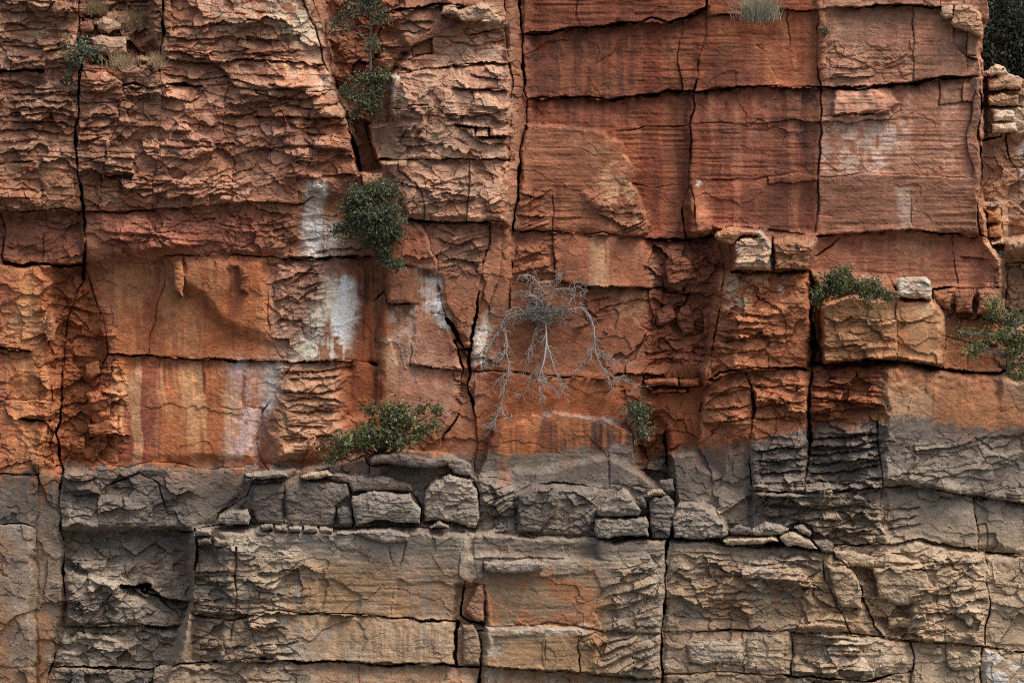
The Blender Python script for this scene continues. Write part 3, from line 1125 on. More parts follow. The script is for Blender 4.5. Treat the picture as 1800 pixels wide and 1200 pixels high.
# here and there a chip has sprung off, mostly near joints
chip = (g2 > .80) & (lnoise(X / 50, Y / 40, 16) > .2)
relief -= .020 * chip * (.4 + .6 * smooth_)
relief += .045 * fbm(X / 90, Y / 80, 3, 20) + .007 * fbm(X / 6, Y / 4, 2, 21) * (.5 + rough_)
# hairline cracks along some of the facet edges
relief -= (.03 * (e3 < .012) * (lnoise(X / 60, Y / 60, 4) > .3) + .02 * (e1 < .022) * (lnoise(X / 45, Y / 45, 9) > .5)) * (.3 + .7 * smooth_)
d += relief
d -= groove
d -= 1.6 * sstep(.02, .5, openm) ** 2
# ------------------------------------------------------------------ pigments: stains, mineral films, tide band
STREAK = 0.5 + 0.5 * (0.6 * fbm(X / 10 + .5 * fbm(X / 40, Y / 40, 2, 3), Y / 170, 4, 2) + .6 * fbm(X / 34, Y / 260, 3, 9)) * 1.6
STREAK = np.clip(STREAK, 0, 1)
FINEST = np.clip(0.5 + 1.1 * fbm(X / 3.6, Y / 70, 3, 11), 0, 1)
BLOT = np.clip(0.5 + 0.95 * fbm(X / 48, Y / 40, 5, 13), 0, 1)
BL2 = np.clip(0.5 + 1.0 * fbm(X / 14, Y / 12, 4, 6), 0, 1)
BL2 = np.clip(BL2 + .22 * (g2 - .5) + .18 * (g1 - .5), 0, 1)
BLOT = np.clip(BLOT + .30 * (g1 - .5) + .12 * (g2 - .5), 0, 1)
PATS = {'n': np.ones_like(X), 's': sstep(.40, .62, STREAK), 'f': sstep(.35, .75, FINEST), 'b': sstep(.40, .60, BLOT), 'c': sstep(.42, .60, BL2),
        'v': sstep(.47, .66, np.clip(.5 + .75 * fbm(X / 30 + .35 * fbm(X / 40, Y / 60, 2, 6), Y / 520, 4, 17, .62) + .35 * fbm(X / 70, Y / 150, 2, 8), 0, 1)),
        'w': sstep(.50, .70, np.clip(.5 + .75 * fbm(X / 24 + .3 * fbm(X / 40, Y / 60, 2, 3), Y / 400 + 3.3, 4, 10, .62) + .35 * fbm(X / 80, Y / 120, 2, 12), 0, 1)),
        'k': sstep(.44, .50, .45 * g3 + .35 * g1 + .2 * BLOT),
        'm': sstep(.40, .50, .40 * g1 + .25 * g2 + .25 * BL2 + .18 * h2),
        'x': sstep(.36, .60, .42 * FINEST + .34 * BL2 + .26 * STREAK),
        't': sstep(.42, .62, STREAK) * sstep(.25, .6, FINEST)}
C = np.empty((NY, NX, 3), np.float32)
C[:] = lin((150, 92, 66))
def mixto(mask, col, s_=None):
    s_ = s_ or (slice(None), slice(None))
    C[s_] = C[s_] * (1 - mask[..., None]) + lin(col) * mask[..., None]

# "feather strength pattern | r g b | polygon"
PAINT = """
20 .9 n|144 86 62|-200,-160 530,-160 634,305 540,340 450,356 -200,372
20 .6 k|160 86 50|-200,-160 530,-160 634,305 540,340 450,356 -200,372
20 .5 m|184 142 116|-200,-160 530,-160 634,305 540,340 450,356 -200,372
20 .5 c|160 90 54|-200,-160 530,-160 634,305 540,340 450,356 -200,372
30 .5 c|120 82 66|-200,-160 290,-160 280,300 -200,300
30 .55 b|158 104 88|280,150 520,150 600,300 450,356 290,366
12 .8 c|196 168 142|440,-160 520,-160 560,70 560,110 500,60 470,30
12 .75 b|200 178 156|480,0 525,0 556,60 560,80 520,60
10 .6 c|186 152 126|330,-20 450,-20 450,50 400,55
12 .6 c|190 170 150|545,110 580,130 600,165 560,160
10 .7 c|186 158 134|150,55 225,60 222,75 160,80
14 .6 b|168 120 74|70,300 140,310 145,372 75,370
8 .75 t|62 48 46|128,330 146,330 150,462 130,450
12 .9 n|150 88 66|-200,372 147,372 148,464 -200,470
14 .4 b|128 76 58|0,372 147,372 148,464 0,470
20 .8 n|152 84 64|147,372 450,356 480,450 290,450 200,460
20 .9 n|168 94 52|-200,470 150,465 195,600 470,455 500,632 462,720 470,820 -200,835
20 .7 s|190 124 76|-200,470 90,470 90,830 -200,830
20 .5 t|140 76 62|-200,470 90,470 90,830 -200,830
16 .6 c|186 140 104|0,540 75,550 80,590 0,600
16 .5 c|138 74 44|60,470 190,470 190,820 90,830
20 .5 s|190 126 78|195,480 330,470 330,560 230,620 195,600
20 .7 s|176 116 66|290,452 470,455 470,560 300,500
22 .6 t|132 86 70|290,460 480,460 480,600 320,540
20 .65 s|150 82 62|200,632 470,632 460,815 200,815
18 .7 t|192 132 84|200,632 440,632 440,815 200,815
18 .55 f|178 92 44|170,640 300,632 310,815 190,815
18 .55 s|138 72 60|330,632 400,632 400,800 330,800
24 .4 c|196 170 168|425,700 462,690 458,800 400,815
24 .35 s|186 158 156|400,640 450,640 440,800 390,800
18 .6 n|172 90 44|190,632 400,632 400,815 185,815
18 .8 v|134 66 54|195,632 460,632 455,815 195,815
18 .6 w|206 152 106|195,632 440,632 440,815 195,815
18 .5 n|172 92 46|195,470 470,455 480,630 200,622
18 .65 v|138 70 48|195,470 470,455 480,630 200,622
18 .35 w|200 138 88|195,470 470,455 480,630 200,622
16 .6 v|150 80 62|-200,480 90,480 85,830 -200,830
16 .45 w|200 134 84|-200,480 90,480 85,830 -200,830
24 .5 c|196 166 164|425,700 462,690 458,800 400,815
14 .8 c|190 178 176|400,632 450,634 440,660 410,655
22 .75 n|166 120 100|480,455 600,455 560,640 480,640
20 .5 s|178 140 124|465,455 520,455 510,640 470,640
8 .4 n|186 176 166|536,316 572,318 570,360 562,385 568,420 560,440 540,430 535,380
5 .6 m|206 204 202|536,316 573,317 571,352 562,362 565,385 568,420 572,445 540,440 532,400 538,360
14 .55 s|196 190 184|530,380 600,400 600,460 540,455
18 .5 b|176 138 112|560,380 650,420 650,450 560,450
7 .9 m|244 240 232|580,505 590,490 612,486 628,500 634,530 630,575 622,615 600,618 586,590 578,545
5 .92 n|234 234 232|588,512 598,498 612,498 622,515 624,545 618,580 612,600 600,602 592,575 586,540
5 .4 c|176 182 192|592,515 612,505 618,545 600,560
12 .75 x|222 198 172|560,596 600,606 626,600 624,636 548,637
8 .85 m|232 222 206|512,628 522,596 545,556 562,538 572,552 566,590 548,620 530,634
8 .85 m|236 226 210|686,548 702,542 728,562 726,600 708,630 692,640
6 .9 m|240 230 222|728,468 758,474 774,500 786,552 792,584 776,586 766,552 756,505
7 .7 c|214 212 208|582,500 592,495 594,540 600,600 590,600
10 .8 b|198 188 172|560,480 592,495 588,600 624,600 622,634 590,632 565,560
12 .85 b|188 170 148|510,600 545,545 570,540 560,600 545,634 500,634
14 .55 x|216 206 192|545,520 588,490 630,500 632,560 626,634 520,636 530,590
12 .4 x|222 214 204|575,485 628,490 632,560 622,634 580,634
14 .7 x|222 212 198|682,535 730,540 726,650 688,655
12 .8 x|222 206 198|735,470 770,485 790,570 765,560 745,540
14 .6 x|222 214 206|528,380 600,400 600,455 535,455
24 .4 x|200 170 166|395,634 462,640 460,812 405,815
10 .7 x|214 206 198|835,575 862,560 860,720 838,730
12 .85 n|186 180 176|465,640 500,642 490,700 470,730 460,690
18 .85 n|176 134 104|488,655 600,650 600,790 480,815
18 .5 c|160 104 76|488,655 600,650 600,790 480,815
18 .9 n|150 78 46|620,470 680,470 680,540 720,640 700,770 600,800 600,650 630,560
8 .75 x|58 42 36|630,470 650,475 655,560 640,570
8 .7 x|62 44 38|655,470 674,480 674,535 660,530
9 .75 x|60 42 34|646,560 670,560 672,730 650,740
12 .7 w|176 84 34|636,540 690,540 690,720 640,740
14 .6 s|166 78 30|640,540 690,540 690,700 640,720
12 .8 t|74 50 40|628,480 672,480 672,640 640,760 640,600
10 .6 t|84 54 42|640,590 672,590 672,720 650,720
12 .75 c|196 188 174|684,540 726,545 726,640 690,640
16 .6 s|200 160 122|676,590 720,590 710,700 680,700
12 .85 c|192 170 162|738,480 768,485 784,555 750,552
10 .85 c|196 184 172|760,552 787,560 792,585 775,590
5 .95 m|222 214 208|725,465 760,470 775,500 780,550 770,545 762,500
20 .75 n|164 106 84|690,540 735,550 813,650 805,740 690,740
14 .4 c|178 140 124|700,560 810,640 800,735 720,700
20 .5 t|176 96 42|680,730 800,760 780,810 650,800
20 .85 n|160 106 82|690,132 890,30 897,281 890,390 700,385 645,230
20 .52 m|186 144 118|690,132 890,30 897,281 890,390 700,385 645,230
14 .6 c|190 158 134|770,0 870,5 885,50 800,40
14 .5 c|184 156 132|720,40 780,40 765,65 720,70
10 .8 c|198 184 166|688,130 712,128 705,175 685,175
20 .6 b|138 98 82|640,200 700,220 700,280 665,275
20 .7 n|146 80 56|655,300 712,384 756,440 767,485 656,450
14 .6 n|150 82 50|560,-160 720,-160 690,100 590,150
24 .85 n|172 120 98|745,390 862,390 848,480 770,478
20 .5 b|164 104 78|770,480 848,480 835,565 800,585
10 .75 c|190 174 164|832,570 862,545 862,640 828,650
14 .5 s|170 160 150|832,650 856,650 856,720 840,720
20 .95 n|122 62 43|915,-160 1243,-160 1225,140 1207,425 1100,420 915,220
20 .5 s|140 84 62|920,-160 1243,-160 1214,220 920,220
16 .65 b|98 62 54|925,60 1060,55 1110,170 930,172
14 .6 t|70 50 46|1120,50 1170,60 1150,120 1125,120
20 .5 t|160 96 62|1090,60 1215,60 1200,160 1100,168
20 .45 s|96 48 36|1040,172 1215,165 1205,420 1100,260
20 .95 n|126 62 41|1065,235 1214,222 1207,422 1142,418 1130,350 1110,290
14 .9 n|150 96 70|922,217 990,222 1060,235 1090,255 1110,290 1130,350 1142,400 1137,420 903,405 912,330
14 .7 s|132 72 52|920,310 1040,310 1040,415 905,405
16 .65 c|184 142 110|1040,250 1110,280 1142,400 1100,418 1060,360
20 .95 n|150 80 54|1243,-160 1447,-160 1440,152 1219,160
20 .55 s|176 110 76|1243,30 1440,30 1438,150 1240,150
16 .5 b|116 66 58|1240,90 1340,95 1330,150 1240,150
20 .95 n|132 70 51|1219,162 1440,154 1432,412 1250,415 1214,320
20 .5 s|158 100 80|1219,162 1440,154 1432,412 1250,415 1214,320
4 .72 n|70 54 52|1377,157 1432,157 1432,179 1411,182 1407,215 1387,215 1385,182 1377,176
5 .6 x|64 50 48|1390,215 1408,215 1412,262 1400,290 1396,240
6 .7 s|58 46 46|1372,156 1432,156 1432,180 1412,182 1408,215 1384,215 1382,180
8 .85 s|64 50 48|1392,215 1418,215 1424,300 1404,300
12 .7 s|104 60 46|1300,330 1432,330 1420,412 1290,412
6 .9 c|206 196 186|1216,320 1228,318 1226,350 1219,352
20 .5 v|92 54 46|1240,160 1440,155 1432,412 1250,415
20 .45 w|176 112 86|1219,162 1440,154 1432,412 1230,415
20 .45 v|92 56 48|920,60 1215,60 1207,420 1142,418 1060,235 920,215
20 .4 w|166 98 66|920,60 1215,60 1207,420 1142,418 1060,235 920,215
20 .95 n|160 104 82|1447,-160 1730,-160 1722,412 1436,412
20 .5 s|178 130 108|1447,-160 1730,-160 1722,300 1442,300
18 .55 b|136 92 74|1600,30 1725,60 1722,150 1606,145
20 .8 c|196 164 150|1445,216 1600,212 1570,300 1450,300
20 .55 s|200 172 158|1500,216 1560,216 1550,290 1490,290
20 .5 b|150 104 84|1600,210 1722,200 1715,300 1610,300
18 .55 b|136 80 62|1442,320 1600,320 1600,400 1440,408
10 .75 s|192 160 146|1572,330 1600,330 1602,400 1586,400
16 .8 c|188 154 128|1650,-20 1735,0 1728,70 1680,70
20 .95 n|146 84 62|1436,415 1722,412 1762,505 1640,508 1425,480
20 .5 s|160 110 84|1440,415 1690,412 1680,500 1500,490
14 .6 b|120 74 60|1690,420 1760,470 1760,505 1690,505
20 .9 n|146 84 58|897,405 1137,420 1167,505 1145,585 1060,665 897,652
16 .65 t|92 60 52|985,420 1050,420 1050,505 985,500
18 .7 s|182 138 102|1040,420 1160,450 1160,505 1040,505
18 .65 c|176 128 96|1050,510 1150,510 1140,580 1090,590
10 .8 c|192 172 152|935,485 975,490 970,560 930,560
16 .9 n|126 66 44|1140,420 1260,420 1262,560 1230,650 1130,650 1150,560
12 .7 b|102 58 46|1165,440 1218,440 1214,512 1168,505
18 .6 c|154 86 58|1130,510 1250,520 1240,650 1120,650
20 .9 n|162 92 56|1258,400 1430,478 1427,650 1420,760 1230,790 1245,667
18 .6 c|178 112 74|1258,480 1430,478 1425,760 1235,770
12 .75 c|196 162 132|1275,480 1350,485 1340,540 1275,545
8 .9 c|200 186 168|1290,414 1352,410 1356,470 1292,472
8 .8 c|196 176 150|1360,418 1432,420 1425,440 1362,445
10 .85 c|190 178 164|1366,490 1380,490 1376,515 1364,515
14 .9 n|172 118 78|1444,530 1640,528 1662,600 1660,645 1445,640
16 .6 b|186 146 108|1455,525 1660,540 1660,600 1470,560
16 .6 s|154 90 56|1540,530 1600,530 1600,634 1540,634
20 .9 n|160 88 52|1425,650 1552,640 1552,750 1420,765
20 .9 n|156 100 66|1552,640 1757,657 2000,690 2000,760 1552,745
16 .65 b|178 138 106|1552,660 1640,670 1640,740 1552,740
6 .65 x|70 54 50|1622,655 1640,658 1640,730 1630,700
6 .7 x|72 56 52|1676,660 1702,664 1700,715 1684,712
12 .65 t|78 62 58|1618,655 1705,662 1705,730 1618,730
16 .5 s|176 104 58|1630,660 1700,665 1720,740 1640,740
20 .9 n|142 84 58|1690,555 1800,560 1800,690 1660,645
20 .9 n|158 82 44|836,652 1060,665 1250,660 1235,720 1222,790 1120,800 840,830
20 .5 c|176 100 58|850,660 1110,665 1110,740 850,740
16 .8 s|136 70 50|850,740 980,725 1060,735 1110,765 1130,830 840,830
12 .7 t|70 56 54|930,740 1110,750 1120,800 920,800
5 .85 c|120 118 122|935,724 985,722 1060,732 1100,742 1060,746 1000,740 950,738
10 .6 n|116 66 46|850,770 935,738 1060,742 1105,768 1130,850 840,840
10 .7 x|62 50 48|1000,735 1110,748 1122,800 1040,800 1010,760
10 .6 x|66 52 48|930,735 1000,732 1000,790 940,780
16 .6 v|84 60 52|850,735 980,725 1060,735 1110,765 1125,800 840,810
16 .6 w|190 112 60|850,700 980,725 1060,735 1110,765 1125,800 840,830
16 .55 v|150 78 46|850,660 1060,668 1110,740 850,740
16 .6 s|180 108 60|840,740 900,740 900,850 850,850
14 .6 b|116 62 38|1110,745 1175,745 1180,800 1130,830
24 .8 n|160 122 98|1726,90 2000,90 2000,700 1766,700 1740,420
12 .7 b|190 170 150|1735,112 1800,112 1800,235 1740,240
10 .8 c|206 198 192|1786,232 1995,232 1995,300 1800,330 1786,290
12 .7 c|190 150 116|1732,360 1770,360 1800,440 1800,470 1740,440
"""
def do_paint(txt):
    for head, col, body in parse(txt):
        fe, st, pt = head.split()
        s_, m = poly_mask(pts(body), float(fe))
        if s_ is None: continue
        mixto(m * float(st) * PATS[pt][s_], tuple(float(v) for v in col.split()), s_)
do_paint(PAINT)

# bedding seen edge-on in the smooth faces: thin bands of slightly different stone
band = vnoise(X / 90, Y / 4.5, 5) + .8 * vnoise(X / 60, Y / 2.6, 9) + .7 * vnoise(X / 200, Y / 14, 11)
C *= (1 + .10 * band * np.clip(RM['line'] / .010, 0, 1))[..., None]
# plate-to-plate and block-to-block differences of the stone itself
stone = 1 + .20 * (h1 - .5) * (RM['wide'] > .03) + .16 * (h3 - .5) * (RM['dip'] > .03) + .16 * (g1 - .5) + .10 * (g2 - .5)
stone *= 1 + .14 * rng.normal(0, 1, NB + 2).astype(np.float32)[lab].clip(-2, 2) * .7
stone *= 1 + .30 * fbm(X / 22, Y / 16, 4, 7) + .16 * fbm(X / 5, Y / 4, 3, 8)
C *= np.clip(stone, .55, 1.5)[..., None]
hueshift = fbm(X / 36, Y / 30, 4, 15)
C[..., 0] *= 1 + .05 * hueshift
C[..., 1] *= 1 - .07 * hueshift
C[..., 2] *= 1 - .16 * hueshift

# the reservoir's tide band: grey silt film below the high-water line
tx = [-200, 0, 60, 105, 112, 200, 340, 450, 560, 640, 700, 830, 860, 930, 1000, 1110, 1130, 1180, 1225, 1300, 1330, 1420, 1430, 1500, 1548, 1560, 1650, 1740, 1800, 2000]
ty = [832, 826, 822, 838, 812, 820, 816, 818, 818, 800, 795, 802, 798, 806, 786, 784, 808, 796, 785, 770, 774, 760, 752, 748, 738, 736, 742, 748, 752, 760]
tide = np.interp(gx, tx, ty).astype(np.float32)[None, :]
below = Y - tide + 9 * fbm(X / 40, Y / 12, 4, 4) + 3 * fbm(X / 6, Y / 8, 2, 6) - 16 * (STREAK - .5)
below += 10 * (h1 - .5) * (RM['wide'] > .02) + 8 * (g1 - .5) + 7 * (g2 - .5)
film = sstep(-3, 5, below)
GREYC = np.empty_like(C)
GREYC[:] = lin((118, 106, 97))
gm = np.clip(0.5 + .9 * fbm(X / 60, Y / 40, 4, 19), 0, 1)[..., None]
GREYC = GREYC * (1 - .75 * gm) + lin((170, 154, 136)) * .75 * gm
gm2 = PATS['c'][..., None]
GREYC = GREYC * (1 - .35 * gm2) + lin((100, 92, 86)) * .35 * gm2
up = (sstep(150, 30, Y - tide) * .8)[..., None]
GREYC = GREYC * (1 - up) + lin((96, 88, 82)) * up * (1 + .25 * (g1 - .5) + .2 * fbm(X / 30, Y / 20, 3, 2))[..., None]
GREYC *= np.clip(stone, .6, 1.5)[..., None]
thin = 0.97 - .22 * PATS['s'] * sstep(70, 5, below) - .15 * PATS['x'] * sstep(45, 0, below)
C = C * (1 - (film * thin)[..., None]) + GREYC * (film * thin)[..., None]

PAINT2 = """
40 .45 k|150 108 76|480,1085 1165,1100 1165,1350 240,1350
40 .4 k|152 114 84|1180,1000 1500,1000 1500,1350 1180,1350
40 .5 m|166 144 120|340,1000 1165,1000 1165,1350 240,1350
40 .5 m|172 148 122|1170,970 2000,985 2000,1350 1170,1350
50 .45 b|140 112 88|340,985 1165,985 1165,1350 240,1350
60 .5 b|150 124 100|1170,985 1480,985 1480,1350 1170,1350
30 .5 s|156 104 70|480,990 840,1000 840,1170 480,1160
30 .4 w|150 96 64|1180,1000 1480,1000 1480,1350 1180,1350
30 .55 b|150 122 100|1150,960 1480,960 1480,1350 1150,1350
60 .75 n|164 136 110|1450,900 2000,960 2000,1350 1390,1350
30 .55 b|184 158 132|1550,940 2000,960 2000,1350 1560,1350
20 .5 c|150 110 78|1400,1000 1600,1000 1700,1130 1450,1120
24 .55 b|150 134 118|1550,780 2000,790 2000,950 1560,940
30 .5 b|142 122 108|1170,880 1560,880 1560,960 1170,960
30 .55 n|138 112 92|340,1060 480,1050 480,1350 240,1350
26 .45 b|146 122 104|340,930 480,930 480,1080 340,1080
24 .5 b|134 116 98|110,1090 320,1090 300,1200 90,1200
14 .6 k|148 114 82|540,1000 800,1010 800,1090 540,1075
22 .4 k|146 112 78|560,985 690,990 685,1083 540,1075
12 .75 k|152 112 72|700,1030 800,1030 800,1090 700,1088
16 .7 k|150 110 74|560,1085 800,1095 795,1165 640,1162
30 .5 b|142 112 84|480,1082 800,1094 800,1168 480,1158
18 .6 s|178 144 114|480,1090 800,1100 800,1168 480,1158
20 .5 t|84 74 70|600,1090 780,1100 780,1168 600,1160
24 .6 s|160 112 82|500,1165 840,1172 840,1350 480,1350
26 .6 n|142 102 70|850,1010 1050,1000 1080,1060 1040,1100 855,1098
18 .55 k|142 98 68|850,1010 1050,1000 1080,1060 1040,1100 855,1098
16 .6 k|158 96 60|850,1010 1050,1000 1060,1100 855,1098
6 .45 k|156 148 138|850,982 960,984 960,1002 900,1010 850,1004
14 .6 n|146 110 74|855,1112 1050,1115 1055,1185 855,1170
14 .5 k|150 112 78|855,1112 1050,1115 1055,1185 855,1170
6 .65 m|170 162 152|850,1100 1030,1102 1025,1112 900,1118 880,1150 855,1150
16 .8 b|146 98 66|1040,1110 1162,1114 1160,1190 1050,1186
18 .7 s|152 104 70|850,1175 1165,1192 1165,1350 840,1350
10 .8 n|152 100 74|815,1020 850,1020 850,1095 815,1090
16 .7 c|166 136 106|1090,990 1150,980 1140,1060 1090,1060
8 .45 m|176 164 150|1208,1125 1310,1120 1310,1165 1210,1165
10 .5 m|178 164 148|1430,1112 1560,1118 1560,1165 1430,1165
20 .55 b|172 158 142|1390,1165 1600,1165 1600,1350 1390,1350
10 .85 m|188 184 178|1730,1142 2000,1165 2000,1350 1728,1350
24 .35 n|136 100 78|-200,940 100,940 100,1350 -200,1350
24 .5 w|156 98 62|-200,940 100,940 100,1350 -200,1350
24 .6 b|164 108 66|-200,1070 90,1080 90,1350 -200,1350
20 .5 w|150 98 62|60,830 108,840 112,1060 80,1350 60,1350
14 .4 w|140 88 56|60,800 108,790 108,900 66,900
10 .5 b|152 142 132|500,930 720,930 720,960 500,955
16 .5 c|100 84 78|210,935 340,935 335,1055 220,1030
14 .5 c|124 82 62|250,990 330,960 335,1050 270,1030
18 .5 s|120 92 76|560,800 620,800 640,830 560,840
12 .5 b|112 92 80|822,940 1050,950 1050,980 822,978
10 .5 s|150 92 58|1140,800 1180,800 1175,830 1145,830
14 .5 s|150 92 60|880,800 925,800 920,850 880,850
"""
do_paint(PAINT2)
C *= np.clip(1 + .22 * fbm(X / 9, Y / 7, 3, 20) + .12 * fbm(X / 40, Y / 30, 3, 23), .6, 1.4)[..., None]
lum = (C @ np.array([.25, .6, .15], np.float32))[..., None]
sat = np.clip((C[..., 0] - C[..., 2]) / (C[..., 0] + 1e-4), 0, 1)
C = lum + (C - lum) * (.83 - .10 * sstep(520, 220, Y) * sstep(960, 880, X))[..., None]
C[..., 1] *= 1 + .05 * sat ** 1.3
C[..., 2] *= 1 - .11 * sat ** 1.2
redw = sstep(905, 935, X) * sstep(1460, 1420, X) * sstep(430, 400, Y)
C *= (1 - np.array([.10, .17, .20], np.float32) * redw[..., None])
# dusty silt, worn edges, and top light painted into the colour of up-facing rock
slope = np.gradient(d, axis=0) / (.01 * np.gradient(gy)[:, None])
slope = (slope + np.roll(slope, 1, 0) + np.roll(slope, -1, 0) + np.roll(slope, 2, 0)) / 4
dust_light = sstep(.35, 1.6, slope) * np.clip(.55 + .6 * fbm(X / 25, Y / 18, 3, 5), 0, 1) * .42
dust_light_col = C * 1.25 + lin((120, 110, 100)) * .35
C = C * (1 - dust_light[..., None]) + dust_light_col * dust_light[..., None]
C = np.clip(C * 1.15, .012, .8)

# ------------------------------------------------------------------ rock material: pigments on the stone + grain
def rock_material():
    m = bpy.data.materials.new('weathered_sandstone')
    m.use_nodes = True
    nt = m.node_tree; n = nt.nodes; l = nt.links
    b = n['Principled BSDF']
    at_ = n.new('ShaderNodeAttribute'); at_.attribute_name = 'Col'
    geo = n.new('ShaderNodeNewGeometry')
    mp = n.new('ShaderNodeMapping'); mp.inputs['Scale'].default_value = (1, 1, 2.2)
    l.new(geo.outputs['Position'], mp.inputs['Vector'])
    n1 = n.new('ShaderNodeTexNoise'); n1.inputs['Scale'].default_value = 34; n1.inputs['Detail'].default_value = 6; n1.inputs['Roughness'].default_value = .7
    n2 = n.new('ShaderNodeTexNoise'); n2.inputs['Scale'].default_value = 9; n2.inputs['Detail'].default_value = 8; n2.inputs['Roughness'].default_value = .65
    for q in (n1, n2): l.new(mp.outputs[0], q.inputs['Vector'])
    mr = n.new('ShaderNodeMapRange'); mr.inputs[1].default_value = .3; mr.inputs[2].default_value = .7; mr.inputs[3].default_value = .60; mr.inputs[4].default_value = 1.40
    l.new(n1.outputs['Fac'], mr.inputs[0])
    mul = n.new('ShaderNodeVectorMath'); mul.operation = 'SCALE'
    l.new(at_.outputs['Color'], mul.inputs[0]); l.new(mr.outputs[0], mul.inputs['Scale'])
    l.new(mul.outputs[0], b.inputs['Base Color'])
    b.inputs['Roughness'].default_value = .88
    b.inputs['Specular IOR Level'].default_value = .25
    ad = n.new('ShaderNodeMath'); ad.operation = 'MULTIPLY_ADD'; ad.inputs[1].default_value = .45
    l.new(n1.outputs['Fac'], ad.inputs[0]); l.new(n2.outputs['Fac'], ad.inputs[2])
    bp = n.new('ShaderNodeBump'); bp.inputs['Strength'].default_value = .95; bp.inputs['Distance'].default_value = .024
    l.new(ad.outputs[0], bp.inputs['Height']); l.new(bp.outputs[0], b.inputs['Normal'])
    return m
ROCK = rock_material()

# ------------------------------------------------------------------ the cliff: core + blocks
sfac = (CAM_D - d) / CAM_D
PXYZ = np.stack([(X - 900) * .01 * sfac, -d, CAM_Z + (600 - Y) * .01 * sfac], -1).reshape(-1, 3)
CF = C.reshape(-1, 3)

def solid_box(x0, x1, y0, y1, z0, z1):
    V = np.array([[x, y, z] for x in (x0, x1) for y in (y0, y1) for z in (z0, z1)], np.float32)
    F = np.array([[0, 1, 3, 2], [4, 6, 7, 5], [0, 4, 5, 1], [2, 3, 7, 6], [0, 2, 6, 4], [1, 5, 7, 3]])
    return V, F
# rock mass behind the blocks, down to below the water
def core_mesh():
    cxs = [-14, 8.2, 8.2, 14]
    prof = [(-14, 15), (8.15, 15), (8.3, 10.8), (14, 10.4)]
    V = []; F = []
    for x, z in prof:
        V += [(x, 2.2, -3), (x, 2.2, z - 1.2), (x, 6.5, z - .4), (x, 6.5, -3)]
    for i in range(3):
        for k in range(4):
            F.append([i * 4 + k, i * 4 + (k + 1) % 4, i * 4 + 4 + (k + 1) % 4, i * 4 + 4 + k])
    F.append([0, 1, 2, 3]); F.append([12, 15, 14, 13])
    V = np.array(V, np.float32); F = np.array(F)
    col = np.tile(lin((120, 80, 60)), (len(V), 1))
    return mesh_np('cliff', V, F, col, ROCK)
cliff = link(bpy.data.objects.new('cliff', core_mesh()))
tag(cliff, 'orange and grey layered sandstone cliff face with a grey tide band', kind='structure')

ql = lab[:-1, :-1]
okq = alive[:-1, :-1] & alive[1:, :-1] & alive[:-1, 1:] & alive[1:, 1:]
idx = np.arange(NX * NY).reshape(NY, NX)
A0, A1, A2, A3 = idx[:-1, :-1], idx[1:, :-1], idx[1:, 1:], idx[:-1, 1:]
order = np.argsort(np.where(okq, ql, 0).ravel(), kind='stable')
sl_l = np.where(okq, ql, 0).ravel()[order]
starts = np.searchsorted(sl_l, np.arange(1, NB + 2))
QA = np.stack([A0.ravel(), A1.ravel(), A2.ravel(), A3.ravel()], -1)
sizes = [(starts[k] - starts[k - 1], k) for k in range(1, NB + 1)]
for n_, k in sorted(sizes, reverse=True):
    if n_ < 4: continue
    q = QA[order[starts[k - 1]:starts[k]]]
    uv, iv = np.unique(q, return_inverse=True)
    me = mesh_np('rock_block', PXYZ[uv], iv.reshape(-1, 4), CF[uv], ROCK)
    link(bpy.data.objects.new('rock_block', me), cliff)

def hd(px, py):
    return float(d[min(NY - 1, IY(py)), min(NX - 1, IX(px))])
def hc(px, py):
    return C[min(NY - 1, IY(py)), min(NX - 1, IX(px))]

